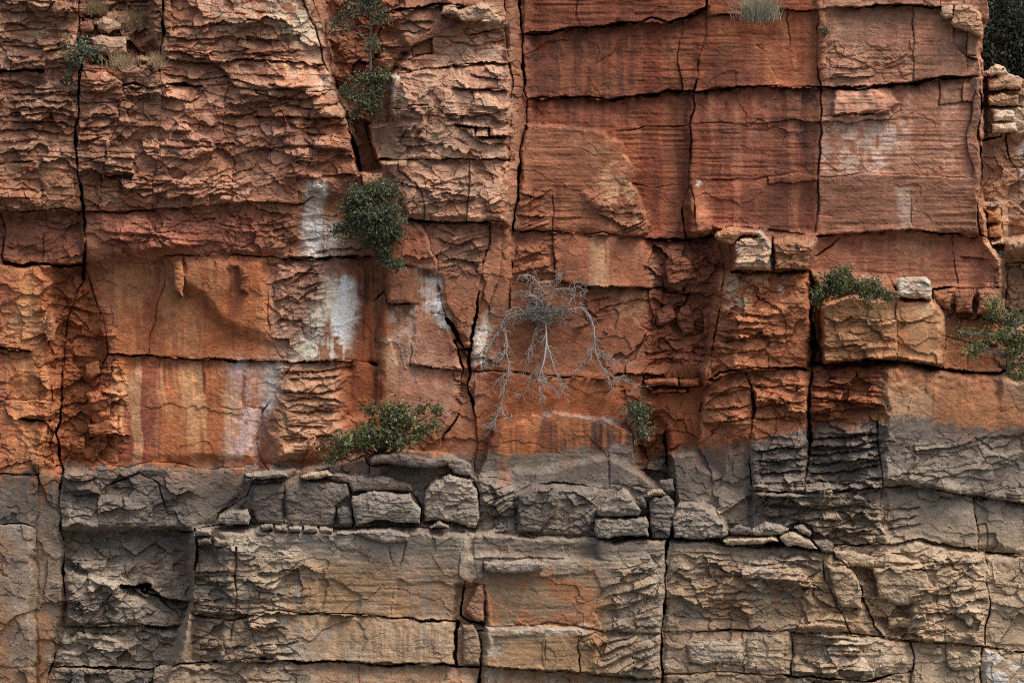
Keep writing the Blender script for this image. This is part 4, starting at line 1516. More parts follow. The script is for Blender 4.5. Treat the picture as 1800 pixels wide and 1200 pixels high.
# ------------------------------------------------------------------ loose stones and slabs lying on the ledges
def boulder(name, label, poly, front, thick, col, cat='boulder', group=None, amp=.03, seed=0, topw=6.0, parent=None):
    """a separate solid stone: outline in photo pixels, real thickness, a top that leans back, broken facets"""
    P = np.array(rough(list(poly) + [poly[0]], .05, 6)[:-1], np.float32)
    g = 1.5
    xs = np.arange(P[:, 0].min() - 2, P[:, 0].max() + 2, g, dtype=np.float32); ys = np.arange(P[:, 1].min() - 2, P[:, 1].max() + 2, g, dtype=np.float32)
    x, y = np.meshgrid(xs, ys)
    dm = np.full(x.shape, 1e9, np.float32); ins = np.zeros(x.shape, bool)
    for a in range(len(P)):
        ax, ay = P[a]; bx, by = P[(a + 1) % len(P)]
        ex, ey = bx - ax, by - ay
        tt = np.clip(((x - ax) * ex + (y - ay) * ey) / (ex * ex + ey * ey + 1e-6), 0, 1)
        dm = np.minimum(dm, (x - ax - tt * ex) ** 2 + (y - ay - tt * ey) ** 2)
        if by != ay: ins ^= ((ay > y) != (by > y)) & (x < ex * (y - ay) / (by - ay) + ax)
    sd = np.sqrt(dm)
    ny, nx = x.shape
    first = np.where(ins.any(0), ins.argmax(0), 0)
    below_top = y - ys[first][None, :]
    o7 = seed * 37.3
    ff, hh, _ = facets((x + .3 * y) / 30 + o7, y / 17 + seed, 21 + seed)
    fs, hs, _ = facets(x / 10 + o7, y / 6 + seed, 22 + seed)
    st, sh = strata(x + seed * 53, y + seed * 19, 11, -.06, 5, 6, 80, 3)
    tw = topw * (1 + .5 * lnoise(x / 9 + seed, y * 0, seed))
    D = front + amp * (1.1 * ff + .4 * fs + .9 * st) - .07 * np.exp(-sd / 1.8) - .035 * np.exp(-sd / 5)
    D -= np.minimum(.28, thick * .5) * np.clip(1 - below_top / tw, 0, 1)
    D += .008 * fbm(x / 5 + o7, y / 4, 2, seed % 20)
    s = (CAM_D - D) / CAM_D
    Vf = np.stack([(x - 900) * .01 * s, -D, CAM_Z + (600 - y) * .01 * s], -1).reshape(-1, 3)
    Db = np.full_like(D, front - thick); s = (CAM_D - Db) / CAM_D
    Vb = np.stack([(x - 900) * .01 * s, -Db, CAM_Z + (600 - y) * .01 * s], -1).reshape(-1, 3)
    idm = np.arange(nx * ny).reshape(ny, nx)
    ok = ins[:-1, :-1] & ins[1:, :-1] & ins[:-1, 1:] & ins[1:, 1:]
    Q = np.stack([idm[:-1, :-1][ok], idm[1:, :-1][ok], idm[1:, 1:][ok], idm[:-1, 1:][ok]], -1)
    E = np.concatenate([Q[:, [0, 1]], Q[:, [1, 2]], Q[:, [2, 3]], Q[:, [3, 0]]])
    key = np.sort(E, 1); key = key[:, 0].astype(np.int64) * (nx * ny) + key[:, 1]
    _, fi, ct = np.unique(key, return_index=True, return_counts=True)
    B = E[fi[ct == 1]]
    M = nx * ny
    F = np.concatenate([Q, Q[:, ::-1] + M, np.stack([B[:, 1], B[:, 0], B[:, 0] + M, B[:, 1] + M], -1)])
    V = np.concatenate([Vf, Vb])
    k = 1 + .28 * (hh - .5) + .2 * (hs - .5) + .2 * (sh - .5) + .3 * fbm(x / 12 + o7, y / 9, 3, seed % 18)
    cc = (np.array(col)[None, None, :] * .92 * np.clip(k, .5, 1.5)[..., None])
    mixs = np.clip(.22 + .5 * fbm(x / 16 + o7, y / 12, 3, 3), 0, .75)[..., None]      # takes on the stain of the rock around it
    cy, cx = float(P[:, 1].mean()), float(P[:, 0].mean())
    loc_ = np.mean([hc(cx + q, cy + r) for q in (-30, 0, 30) for r in (-10, 10)], 0)
    cc = (cc * (1 - mixs) + loc_ * mixs).reshape(-1, 3)
    Cc = np.concatenate([cc, cc])
    u, iv = np.unique(F, return_inverse=True)
    V = V[u]; Cc = Cc[u]; F = iv.reshape(-1, 4)
    o = V.mean(0)
    ob = link(bpy.data.objects.new(name, mesh_np(name, V - o, F, Cc, ROCK)), parent)
    ob.location = o
    if parent is not None: return ob
    return tag(ob, label, cat, group)

GR = lin((150, 140, 128)); GD = lin((112, 104, 98)); TAN = lin((190, 168, 142)); ORA = lin((176, 118, 80)); WH = lin((206, 200, 188))
LEDGE = 'loose stones on the grey ledge'
stones = [
 ('boulder', 'wedge-shaped grey boulder with a pointed top, resting on the long rectangular block', '1047,893 1070,873 1095,855 1106,862 1118,878 1128,897 1122,907 1050,906', 1.10, .5, GR, .04, 1),
 ('flat_stone', 'long rectangular grey block lying under the pointed boulder', '1045,911 1060,907 1136,905 1142,918 1140,943 1060,946 1048,944 1043,930', 1.14, .6, GR, .03, 2),
 ('boulder', 'rounded tall grey boulder standing right of the long rectangular block', '1139,880 1150,870 1175,868 1185,880 1187,905 1180,928 1176,946 1146,946 1142,915', .98, .6, GD, .05, 3),
 ('stone', 'small flat pale stone on top of the rounded tall boulder', '1136,864 1150,857 1163,856 1173,868 1160,872 1139,873', 1.00, .3, TAN, .02, 4),
 ('stone', 'small grey stone wedged beside the pointed boulder', '1117,873 1128,868 1137,880 1136,893 1124,889', 1.02, .25, GD, .02, 5),
 ('boulder', 'squarish dark grey stone at the foot of the dark cleft', '1158,843 1184,840 1187,862 1172,868 1162,857', .80, .4, GD, .03, 6),
 ('boulder', 'domed grey boulder right of the deep vertical gap', '1184,900 1192,884 1215,880 1245,893 1265,912 1283,936 1270,945 1235,948 1184,945', 1.00, .6, GR, .05, 7),
 ('flat_stone', 'long thin flat slab overhanging the ledge under the dark stone', '1268,946 1285,941 1330,942 1366,941 1371,953 1340,957 1276,958', 1.16, .5, TAN, .015, 8),
 ('stone', 'dark angular stone sitting on the thin flat slab', '1280,932 1300,919 1320,926 1322,936 1310,941 1285,940', 1.08, .3, GD, .03, 9),
 ('stone', 'pale broken stone right of the dark angular stone', '1318,930 1345,914 1368,920 1390,928 1372,940 1325,941', 1.04, .35, GR, .04, 10),
 ('flat_stone', 'tilted grey slab sloping down to the right of the thin flat slab', '1368,942 1378,934 1402,934 1425,948 1440,963 1420,964 1382,960', 1.14, .35, TAN, .02, 11),
 ('stone', 'grey angular stone at the lower right end of the rubble', '1428,946 1455,947 1466,955 1465,971 1446,970 1436,960', 1.05, .35, GD, .03, 12),
 ('stone', 'small stone lodged above the tilted grey slab', '1392,925 1412,920 1428,934 1425,944 1405,935', 1.02, .25, GR, .03, 13),
 ('flat_stone', 'flat flake hanging below the end of the rubble, left of the curved hollow', '1466,962 1500,963 1534,972 1537,995 1495,995 1470,980', .86, .3, TAN, .03, 14),
 ('flat_stone', 'thick grey block on the ledge with a flat top, left of centre', '617,870 640,866 722,866 728,880 740,892 738,921 625,923 620,905', 1.02, .6, GR, .035, 15),
 ('stone', 'thin grey stone leaning against the left end of the thick ledge block', '590,892 604,887 618,890 622,918 618,924 596,922', .92, .4, GD, .03, 16),
 ('flat_stone', 'flat slab lying under the green bush on the ledge', '648,806 662,797 720,796 782,800 787,808 780,818 700,818 652,817', .82, .7, GD, .02, 17),
 ('flat_stone', 'thin flat slab at the left end of the upper ledge', '430,829 470,825 506,827 507,838 470,842 432,838', .92, .6, GR, .015, 18),
 ('flat_stone', 'pale flat slab lying right of the thin slab on the upper ledge', '528,836 545,828 575,824 590,836 560,842 530,841', .92, .6, TAN, .02, 19),
 ('stone', 'grey rounded stone at the far left step of the ledge', '378,918 385,903 408,893 436,893 441,908 438,922 400,924', .98, .4, GR, .04, 20),
 ('stone', 'small pale triangular stone on the ledge right of the thick block', '753,925 772,912 790,922 789,928 756,928', 1.0, .3, GR, .02, 21),
 ('flat_stone', 'pale thin slab on the front edge of the lower ledge', '588,934 640,928 700,929 722,936 718,950 690,955 650,948 590,942', 1.16, .6, GR, .02, 22),
 ('boulder', 'white angular block on the right ledge beside the leafy green bush', '1575,489 1600,486 1628,485 1636,493 1638,528 1605,523 1576,521', .62, .5, lin((192, 182, 164)), .04, 23),
 ('boulder', 'whitish squared block on top of the right pillar', '1290,424 1312,414 1345,413 1356,424 1357,444 1348,470 1325,474 1292,472', .70, .7, lin((192, 164, 136)), .07, 24),
 ('stone', 'pale leaning stone on top of the whitish squared block', '1322,405 1338,404 1354,422 1356,438 1346,436 1334,420', .72, .3, lin((200, 188, 170)), .02, 25),
 ('flat_stone', 'orange layered cap slab left of the whitish squared block', '1254,412 1268,404 1295,398 1325,402 1330,412 1300,416 1290,430 1262,424', .62, .5, lin((184, 134, 94)), .05, 26),
 ('boulder', 'orange brown block right of the whitish block with a pale top', '1359,421 1382,414 1425,420 1432,428 1424,450 1418,474 1362,474', .60, .6, lin((172, 124, 90)), .06, 27),
 ('boulder', 'grey pink block behind the leafy green bush', '1493,486 1530,483 1550,488 1556,500 1553,514 1495,512', .30, .5, lin((176, 140, 118)), .03, 28),
 ('boulder', 'pale flat-topped block beside the small grey-green plant at top left', '158,64 178,59 222,66 224,94 200,97 160,92', .42, .6, lin((188, 156, 130)), .03, 29),
 ('boulder', 'pale rounded boulder high in the grassy notch at top left', '168,38 180,29 198,30 214,40 212,52 190,60 172,52', .22, .5, lin((196, 168, 142)), .03, 30),
 ('stone', 'brown stone jammed in the notch left of the pale rounded boulder', '140,37 160,34 167,46 165,56 142,58', .16, .4, lin((150, 110, 88)), .03, 31),
 ('stone', 'small stone at the right foot of the grassy notch', '238,98 252,96 264,101 262,108 240,108', .40, .3, lin((170, 130, 104)), .02, 32),
 ('stone', 'orange cube of stone in the small stack at the right edge', '1732,366 1758,365 1761,390 1734,392', -.45, .5, lin((186, 132, 88)), .02, 33),
 ('stone', 'lower orange cube of stone in the small stack at the right edge', '1735,395 1760,394 1762,416 1738,417', -.42, .5, lin((186, 130, 84)), .02, 34),
 ('flat_stone', 'pale flat stone under the two orange cubes at the right edge', '1740,421 1764,419 1766,430 1744,432', -.35, .5, TAN, .015, 35),
 ('stone', 'pale rounded stone near the right edge below the stack', '1768,432 1780,428 1795,431 1796,441 1772,443', -.40, .4, TAN, .02, 36),
 ('flat_stone', 'thin pale slab topping the small stack at the right edge', '1732,357 1756,353 1758,361 1736,363', -.42, .5, GR, .012, 37),
 ('boulder', 'pale square block at the bottom left edge of the picture', '268,1240 272,1172 282,1167 318,1170 326,1182 334,1240', .90, .5, lin((170, 150, 128)), .04, 38),
 ('stone', 'grey stone half hidden in the corner at bottom left', '125,1180 136,1174 150,1178 154,1230 122,1230', .52, .4, GD, .03, 39),
 ('boulder', 'cream block capping the central column at top', '772,26 780,8 800,2 806,14 846,2 872,18 886,30 880,44 812,38 800,26', .26, .6, lin((188, 158, 132)), .05, 40),
 ('stone', 'pale cracked block near the upper right corner of the wall', '1655,12 1676,6 1677,32 1660,34 1652,26', .12, .5, lin((184, 156, 132)), .03, 41),
 ('boulder', 'pale orange angular block at the upper right corner of the wall', '1678,8 1705,6 1726,22 1729,48 1727,70 1700,56 1678,50 1670,40', .16, .6, lin((186, 146, 114)), .04, 42),
]
for nm, lb, pg, fr, th, co, am, sd in stones:
    if sd <= 22 or sd in (38,): fr += .36; th += .3
    if 23 <= sd <= 27: fr += .24; th += .2
    boulder(nm, lb, pts(pg), fr, th, co, cat={'flat_stone': 'stone'}.get(nm, nm), amp=am, seed=sd)

# the squared blocks of the ledge itself: parts of the cliff
courses = [
 ('437,864 450,848 497,845 501,860 500,921 452,919 440,892', 1.06, .025), ('503,856 520,846 560,842 612,848 615,868 590,890 588,922 503,922', 1.14, .03),
 ('560,842 620,834 690,836 724,848 726,864 620,866 612,850', 1.02, .03), ('744,880 756,846 790,832 828,842 838,858 837,929 790,916 746,916', 1.08, .05),
  ('910,868 940,856 972,850 985,870 975,905 950,934 910,934', 1.16, .045),
  ('786,806 815,806 830,816 830,838 796,830 786,818', .84, .02),
 ('343,929 356,926 372,928 372,941 346,942', 1.50, .02), ('346,944 372,943 373,957 348,959', 1.54, .02), ('376,941 406,943 408,960 376,961', 1.50, .02), ('409,944 436,942 438,960 410,960', 1.48, .02),
 ('458,921 480,920 481,931 460,933', 1.50, .015), ('483,922 504,921 506,934 483,933', 1.46, .015), ('507,923 531,924 530,935 508,935', 1.52, .015), ('533,922 558,924 559,935 532,935', 1.48, .015), ('561,925 586,927 585,938 560,936', 1.46, .015),
 ('470,828 500,828 502,838 470,840', .96, .015), ('452,842 468,839 482,842 480,850 455,850', .98, .02),
   ('850,984 900,983 958,984 955,1000 852,1004', 1.56, .02),
 
 
 ('1132,667 1160,664 1192,664 1192,679 1136,681', .30, .02), ('1194,664 1230,662 1230,678 1196,679', .27, .02), ('1142,683 1180,682 1208,680 1206,690 1144,692', .22, .02),
 ('940,492 958,488 972,496 972,540 942,545', .02, .02),
 ('1168,462 1180,446 1205,448 1218,470 1214,495 1196,512 1170,503', .02, .05),
 ('1195,540 1210,532 1222,560 1220,585 1200,590 1190,570', -.06, .05), ('1232,545 1248,536 1258,560 1252,592 1234,590', -.04, .05), ('1150,545 1180,530 1190,560 1172,575 1152,572', -.1, .05),
 ('1678,512 1716,506 1712,552 1680,550', .30, .03), ('1719,508 1745,508 1758,525 1760,556 1715,554', .30, .03), ('1642,512 1676,512 1672,548 1645,535', .16, .03),
 ('840,1024 850,1024 851,1060 851,1092 836,1092 816,1072', 1.44, .02), ('810,1094 832,1094 841,1110 846,1140 843,1168 812,1170', 1.52, .02),
 ('1206,1128 1250,1120 1296,1124 1309,1136 1306,1166 1240,1170 1212,1162', 1.45, .03), ('1312,1116 1360,1114 1384,1120 1382,1180 1314,1178', 1.46, .03),
 ('1535,996 1570,990 1628,1000 1645,1030 1640,1060 1580,1064 1545,1050', 1.20, .04), ('1558,1078 1640,1076 1642,1104 1600,1106 1560,1104', 1.24, .03),
 ('1660,1136 1722,1138 1724,1170 1680,1180 1664,1168', 1.36, .04), ('1610,1132 1656,1132 1656,1152 1614,1148', 1.30, .02),
 ('1452,990 1486,992 1505,1010 1516,1042 1517,1070 1480,1068 1462,1040', 1.50, .04),
 ('78,560 92,545 100,575 96,600 82,600', .56, .03), ('150,640 176,632 178,656 160,668 148,660', .2, .05), ('150,690 172,684 200,700 190,724 158,722', .26, .06), ('152,744 196,736 204,762 156,770', .28, .05), ('120,770 150,764 150,795 124,800', .16, .05),
 ('300,458 318,454 326,480 322,524 306,510', .50, .02), ('418,462 432,466 440,500 438,516 420,512', .48, .02), ('60,300 75,296 128,300 134,350 128,368 78,368 76,330', .56, .04),
 ('1735,166 1762,160 1790,165 1792,186 1738,186', -.9, .03), ('1740,188 1780,188 1786,210 1746,214', -.92, .03), ('1742,214 1786,214 1790,232 1744,234', -.88, .03), ('1730,126 1750,112 1762,116 1762,130 1740,136', -.86, .03), ('1736,138 1775,134 1798,140 1796,158 1738,160', -.9, .03),
]
for q, (pg, fr, am) in enumerate(courses):
    P = pts(pg)
    cx = sum(a for a, b in P) / len(P); cy = sum(b for a, b in P) / len(P)
    boulder('rock_block', None, P, max(fr, hd(cx, cy) + .03), .5, hc(cx, cy) * 1.06, amp=am, seed=50 + q, topw=5.0, parent=cliff)

# ------------------------------------------------------------------ plants
def leaf_material(name, rough_=.55, spec=.35):
    m = bpy.data.materials.new(name); m.use_nodes = True
    n = m.node_tree.nodes; l = m.node_tree.links
    b = n['Principled BSDF']
    a = n.new('ShaderNodeAttribute'); a.attribute_name = 'Col'
    nz = n.new('ShaderNodeTexNoise'); nz.inputs['Scale'].default_value = 40
    mr = n.new('ShaderNodeMapRange'); mr.inputs[3].default_value = .75; mr.inputs[4].default_value = 1.25
    l.new(nz.outputs['Fac'], mr.inputs[0])
    vm = n.new('ShaderNodeVectorMath'); vm.operation = 'SCALE'
    l.new(a.outputs['Color'], vm.inputs[0]); l.new(mr.outputs[0], vm.inputs['Scale'])
    l.new(vm.outputs[0], b.inputs['Base Color'])
    b.inputs['Roughness'].default_value = rough_
    b.inputs['Specular IOR Level'].default_value = spec
    tr = n.new('ShaderNodeBsdfTranslucent'); l.new(vm.outputs[0], tr.inputs['Color'])
    mx = n.new('ShaderNodeMixShader'); mx.inputs[0].default_value = .22
    l.new(b.outputs[0], mx.inputs[1]); l.new(tr.outputs[0], mx.inputs[2])
    l.new(mx.outputs[0], n['Material Output'].inputs['Surface'])
    return m
LEAF = leaf_material('leaf')
BARK = leaf_material('bark', .9, .1)
STRAW = leaf_material('straw', .9, .1)

def tubes(name, chains, mat, col, sides=6, parent=None):
    """chains: list of (points, r0, r1) -> one branching wood mesh"""
    V = []; F = []; Cc = []
    for P, r0, r1 in chains:
        P = np.array(P, np.float64); n = len(P)
        if n < 2: continue
        T = np.gradient(P, axis=0); T /= np.linalg.norm(T, axis=1)[:, None] + 1e-9
        up = np.array([0.3, .9, .2])
        b0 = len(V)
        for i in range(n):
            a = np.cross(T[i], up); a /= np.linalg.norm(a) + 1e-9
            b = np.cross(T[i], a)
            r = r0 + (r1 - r0) * i / (n - 1)
            for k in range(sides):
                an = 2 * math.pi * k / sides
                V.append(P[i] + r * (math.cos(an) * a + math.sin(an) * b))
                Cc.append(np.array(col) * random.uniform(.75, 1.2))
        for i in range(n - 1):
            for k in range(sides):
                F.append([b0 + i * sides + k, b0 + i * sides + (k + 1) % sides, b0 + (i + 1) * sides + (k + 1) % sides, b0 + (i + 1) * sides + k])
    me = mesh_np(name, np.array(V), np.array(F), np.array(Cc), mat, True)
    return link(bpy.data.objects.new(name, me), parent)

def leaves(name, centers, dirs, size, cols, mat=LEAF, parent=None, aspect=.42, fold=.25):
    """folded pointed leaves; centers (n,3), dirs (n,3) pointing along the leaf"""
    n = len(centers)
    Cn = np.asarray(centers, np.float64); D = np.asarray(dirs, np.float64)
    D = D / (np.linalg.norm(D, axis=1)[:, None] + 1e-9)
    rn = rng.normal(0, 1, (n, 3)); rn[:, 2] += .9; rn[:, 1] -= .5
    S_ = np.cross(D, rn); S_ /= np.linalg.norm(S_, axis=1)[:, None] + 1e-9
    Nn = np.cross(S_, D)
    sz = size * rng.uniform(.6, 1.35, n)[:, None]
    w = sz * aspect * rng.uniform(.75, 1.2, n)[:, None]
    b = Cn; m1 = Cn + D * sz * .5 - Nn * sz * .04
    tip = Cn + D * sz - Nn * sz * rng.uniform(.0, .3, n)[:, None]
    l_ = Cn + D * sz * .45 + S_ * w * .5 + Nn * w * fold
    r_ = Cn + D * sz * .45 - S_ * w * .5 + Nn * w * fold
    V = np.stack([b, l_, tip, r_, m1], 1).reshape(-1, 3)
    k = np.arange(n)[:, None] * 5
    F = np.concatenate([k + np.array([[0, 4, 1]]), k + np.array([[4, 2, 1]]), k + np.array([[0, 3, 4]]), k + np.array([[4, 3, 2]])])
    Cc = np.repeat(cols, 5, 0)
    me = mesh_np(name, V, F, Cc, mat)
    return link(bpy.data.objects.new(name, me), parent)

def bez(a, b, sag=0.0, side=0.0, n=7, jit=.03):
    a = np.array(a); b = np.array(b); L = np.linalg.norm(b - a)
    out = []
    for i in range(n):
        t = i / (n - 1)
        p = a * (1 - t) + b * t
        p = p + np.array([side, -abs(side) * .3, sag]) * 4 * t * (1 - t)
        if 0 < i < n - 1: p = p + rng.normal(0, jit * L, 3)
        out.append(p)
    return np.array(out)

def plant(name, label, cat, root, clumps, leaf, greens, trunk_r=.03, bark=(.13, .11, .09), per=60, spread=1.0, droop=.3, depth=None, group=None, thick=.8, trunk_pts=None, tint=None):
    """root (px,py); clumps (px,py,rx,ry[,out]) in photo px; a branch runs to every clump, twigs spread in it, leaves on the twigs"""
    rd = hd(*root) if depth is None else depth
    per = int(per * 1.35); leaf *= 1.08
    base = np.array(at(root[0], root[1], rd - .05))
    e = link(bpy.data.objects.new(name, None)); e.location = base
    tag(e, label, cat, group)
    chains = []; LC = []; LD = []; LK = []
    if trunk_pts is not None:
        tp = np.array([at(x, y, rd + dd) for x, y, dd in trunk_pts])
        chains.append((tp - base, trunk_r, trunk_r * .45))
    else:
        tp = None
    for cl in clumps:
        cx, cy, rx, ry = cl[:4]
        out = cl[4] if len(cl) > 4 else .25
        cp = np.array(at(cx, cy, rd + out))
        if tp is not None:
            dist = np.linalg.norm(tp - cp, axis=1) + np.maximum(0, tp[:, 2] - cp[2]) * .7
            st = tp[int(np.argmin(dist))]
        else:
            st = base + rng.normal(0, .01, 3)
        main = bez(st, cp, sag=rng.uniform(-.02, .1), side=rng.normal(0, .05))
        chains.append((main - base, trunk_r * .55, trunk_r * .22))
        nt = max(5, int(rx * ry / 38 * spread))
        shade = rng.uniform(.75, 1.25)
        for t in range(nt):
            a = rng.normal(0, 1, 3); a /= np.linalg.norm(a); a *= rng.uniform(.35, 1) ** .6
            tip = cp + np.array([a[0] * rx * .01, a[1] * (rx + ry) * .005 * thick, a[2] * ry * .01])
            s0 = main[rng.integers(3, len(main))]
            tw = bez(s0, tip, sag=rng.uniform(-.02, .05), n=5, jit=.05)
            chains.append((tw - base, trunk_r * .16, .0025))
            m = int(per * rng.uniform(.5, 1.3))
            tt = rng.uniform(.35, 1.05, m)
            ii = np.clip((tt * 4).astype(int), 0, 3); fr = np.clip(tt * 4 - ii, 0, 1)[:, None]
            pos = tw[ii] * (1 - fr) + tw[ii + 1] * fr + rng.normal(0, leaf * .8, (m, 3))
            dr = (tip - s0) / (np.linalg.norm(tip - s0) + 1e-6) * .7 + rng.normal(0, .75, (m, 3)); dr[:, 2] -= droop
            LC.append(pos); LD.append(dr)
            gcol = np.array(greens)[rng.integers(0, len(greens), m)] * (shade * rng.uniform(.7, 1.35, m))[:, None]
            dry = rng.uniform(size=m) < .05
            gcol[dry] = lin((150, 132, 96)) * rng.uniform(.6, 1.1, (int(dry.sum()), 1))
            LK.append(gcol)
    tubes('branches', chains, BARK, bark, 5, e)
    leaves('foliage', np.concatenate(LC) - base, np.concatenate(LD), leaf, np.concatenate(LK), LEAF, e)
    return e

def olive(L): return [c * np.array([.96, .96, .76], np.float32) for c in L]
DK = [lin((74, 86, 68)), lin((90, 100, 82)), lin((62, 72, 60)), lin((118, 126, 106))]
MG = [lin((92, 102, 72)), lin((112, 120, 88)), lin((76, 86, 62)), lin((138, 142, 114))]
GG = [lin((110, 122, 112)), lin((92, 106, 96)), lin((130, 140, 128)), lin((78, 92, 80))]
YG = [lin((112, 120, 72)), lin((128, 132, 84)), lin((92, 104, 64)), lin((146, 146, 104))]

DK, MG, GG, YG = olive(DK), olive(MG), [c * np.array([1.0, 1.0, .85], np.float32) for c in GG], olive(YG)
plant('shrub', 'dense dark green shrub growing out of the cliff below the gully', 'shrub', (664, 452),
      [(640, 350, 42, 26), (668, 332, 34, 22), (622, 372, 26, 24), (655, 378, 44, 30, .4), (690, 384, 34, 30, .35), (625, 402, 34, 16), (662, 412, 34, 20, .4), (705, 408, 22, 18), (672, 440, 18, 14), (690, 340, 22, 12, .3), (600, 408, 14, 9, .3), (683, 455, 14, 10), (697, 468, 10, 7), (652, 425, 20, 14), (610, 350, 16, 12)],
      .062, DK, .045, per=26, trunk_pts=[(664, 455, 0), (662, 430, .15), (655, 405, .25), (650, 380, .3), (655, 350, .25)])
plant('shrub', 'rounded olive green shrub hanging in the gully below the small tree', 'shrub', (640, 180),
      [(640, 140, 38, 18), (672, 135, 22, 18), (625, 168, 28, 18, .35), (650, 180, 24, 20, .35), (660, 155, 26, 18), (625, 205, 12, 8, .3), (655, 196, 16, 8), (610, 160, 14, 10)],
      .05, MG + DK, .03, per=30, depth=-.25)
plant('small_tree', 'slender small tree with thin pale trunk at the top of the gully', 'tree', (651, 124),
      [(628, 12, 26, 18, .2), (655, 8, 26, 20, .25), (672, 24, 18, 16, .25), (598, 45, 18, 14, .2), (580, 52, 12, 8), (668, 36, 10, 8), (650, -20, 34, 20), (664, 82, 12, 10, .3), (655, 76, 10, 10, .3), (612, -10, 22, 18), (605, 28, 14, 12)],
      .06, DK + GG[:1], .026, bark=(.28, .25, .22), per=16, depth=-.3,
      trunk_pts=[(651, 124, 0), (651, 100, .05), (650, 75, .1), (653, 50, .12), (650, 25, .15), (645, 5, .15), (640, -30, .15)])
plant('plant', 'small grey-green plant growing in the left vertical crack', 'plant', (143, 112),
      [(140, 88, 12, 10, .15), (128, 96, 14, 10, .2), (158, 90, 16, 8, .2), (143, 104, 12, 8, .2), (170, 92, 8, 6, .2), (117, 84, 6, 5, .2), (128, 110, 8, 6, .2), (142, 74, 8, 6, .15), (125, 135, 5, 5, .1), (150, 80, 10, 8, .15)],
      .075, GG, .015, per=9, spread=1.4, depth=.45)
plant('shrub', 'wide spreading green bush on the ledge above the grey slabs', 'shrub', (665, 800),
      [(600, 778, 26, 14, .4), (625, 768, 28, 16, .4), (585, 795, 16, 12, .35), (650, 765, 30, 18, .4), (680, 770, 34, 16, .4), (706, 760, 26, 14, .35), (690, 735, 28, 20, .3), (672, 718, 20, 14, .3), (700, 712, 20, 12, .3), (722, 735, 22, 10, .35), (740, 752, 20, 8, .35), (712, 722, 16, 12, .3), (640, 755, 24, 12), (735, 770, 14, 8, .3), (770, 720, 10, 7, .3), (748, 712, 8, 5, .3), (770, 748, 9, 6, .3), (655, 722, 10, 8), (580, 808, 8, 6, .3), (700, 780, 30, 10, .4)],
      .07, MG, .035, per=22, thick=.6)
plant('plant', 'small green hanging plant in the orange alcove', 'plant', (1098, 742),
      [(1126, 712, 12, 10, .25), (1118, 722, 14, 8, .25), (1128, 730, 14, 10, .25), (1135, 722, 10, 8, .2), (1124, 742, 10, 8, .25), (1138, 758, 9, 6, .25), (1128, 764, 7, 5, .25), (1106, 718, 8, 5, .2)],
      .068, GG + MG, .014, bark=(.3, .27, .25), per=14, spread=1.3, depth=.1)
plant('shrub', 'leafy green bush on the right ledge left of the white block', 'shrub', (1478, 520),
      [(1452, 492, 22, 14, .3), (1475, 488, 22, 12, .3), (1448, 515, 20, 14, .35), (1470, 508, 24, 14, .35), (1438, 528, 12, 10, .3), (1500, 500, 16, 10, .25), (1520, 505, 18, 12, .3), (1540, 500, 14, 12, .3), (1530, 518, 18, 10, .3), (1552, 515, 12, 8, .3), (1480, 498, 20, 12, .3), (1565, 520, 10, 5, .25), (1485, 482, 14, 8, .2)],
      .06, olive([lin((88, 100, 68)), lin((106, 116, 82)), lin((70, 82, 60)), lin((126, 134, 104))]), .028, per=30, spread=1.3, thick=.7, depth=.70)
plant('shrub', 'bright yellow-green shrub with pale branches at the right edge', 'shrub', (1775, 668),
      [(1745, 540, 18, 12, .4), (1738, 555, 14, 8, .4), (1775, 560, 20, 14, .35), (1795, 555, 20, 16, .3), (1720, 605, 20, 8, .45), (1705, 618, 14, 6, .45), (1695, 585, 12, 7, .4), (1735, 585, 18, 10, .4), (1770, 590, 22, 14, .4), (1800, 600, 24, 18, .35), (1785, 625, 22, 14, .35), (1815, 640, 26, 20, .3), (1790, 665, 18, 12, .4), (1820, 570, 22, 18, .3), (1835, 610, 22, 20, .3), (1790, 690, 14, 8, .4)],
      .065, YG + MG, .045, bark=(.34, .32, .29), per=22, spread=1.3, depth=.25,
      trunk_pts=[(1775, 670, 0), (1773, 650, .1), (1776, 625, .2), (1782, 600, .25), (1786, 575, .3)])
plant('plant', 'thin twiggy plant on the orange brown block beside the right pillar', 'plant', (1402, 478),
      [(1395, 462, 8, 6, .15), (1408, 458, 10, 6, .15), (1418, 460, 8, 6, .15), (1402, 452, 8, 5, .15)],
      .035, GG, .008, per=10, spread=2.0, depth=.4)
plant('plant', 'tiny dark tuft in the crack near the top of the right wall', 'plant', (1452, 62),
      [(1452, 56, 6, 5, .08), (1448, 54, 5, 4, .08)], .035, DK, .006, per=20, spread=2.5)
plant('plant', 'tiny green tuft on the central column beside the gully shrub', 'plant', (700, 182),
      [(700, 176, 5, 5, .06)], .03, MG, .005, per=24, spread=2.5)
plant('plant', 'small grey twig plant at the right edge beside the stone stack', 'plant', (1766, 452),
      [(1762, 448, 8, 5, .1), (1772, 446, 8, 5, .1), (1752, 450, 7, 3, .1)], .03, GG, .008, bark=(.4, .38, .35), per=8, spread=2.5, depth=-.3)

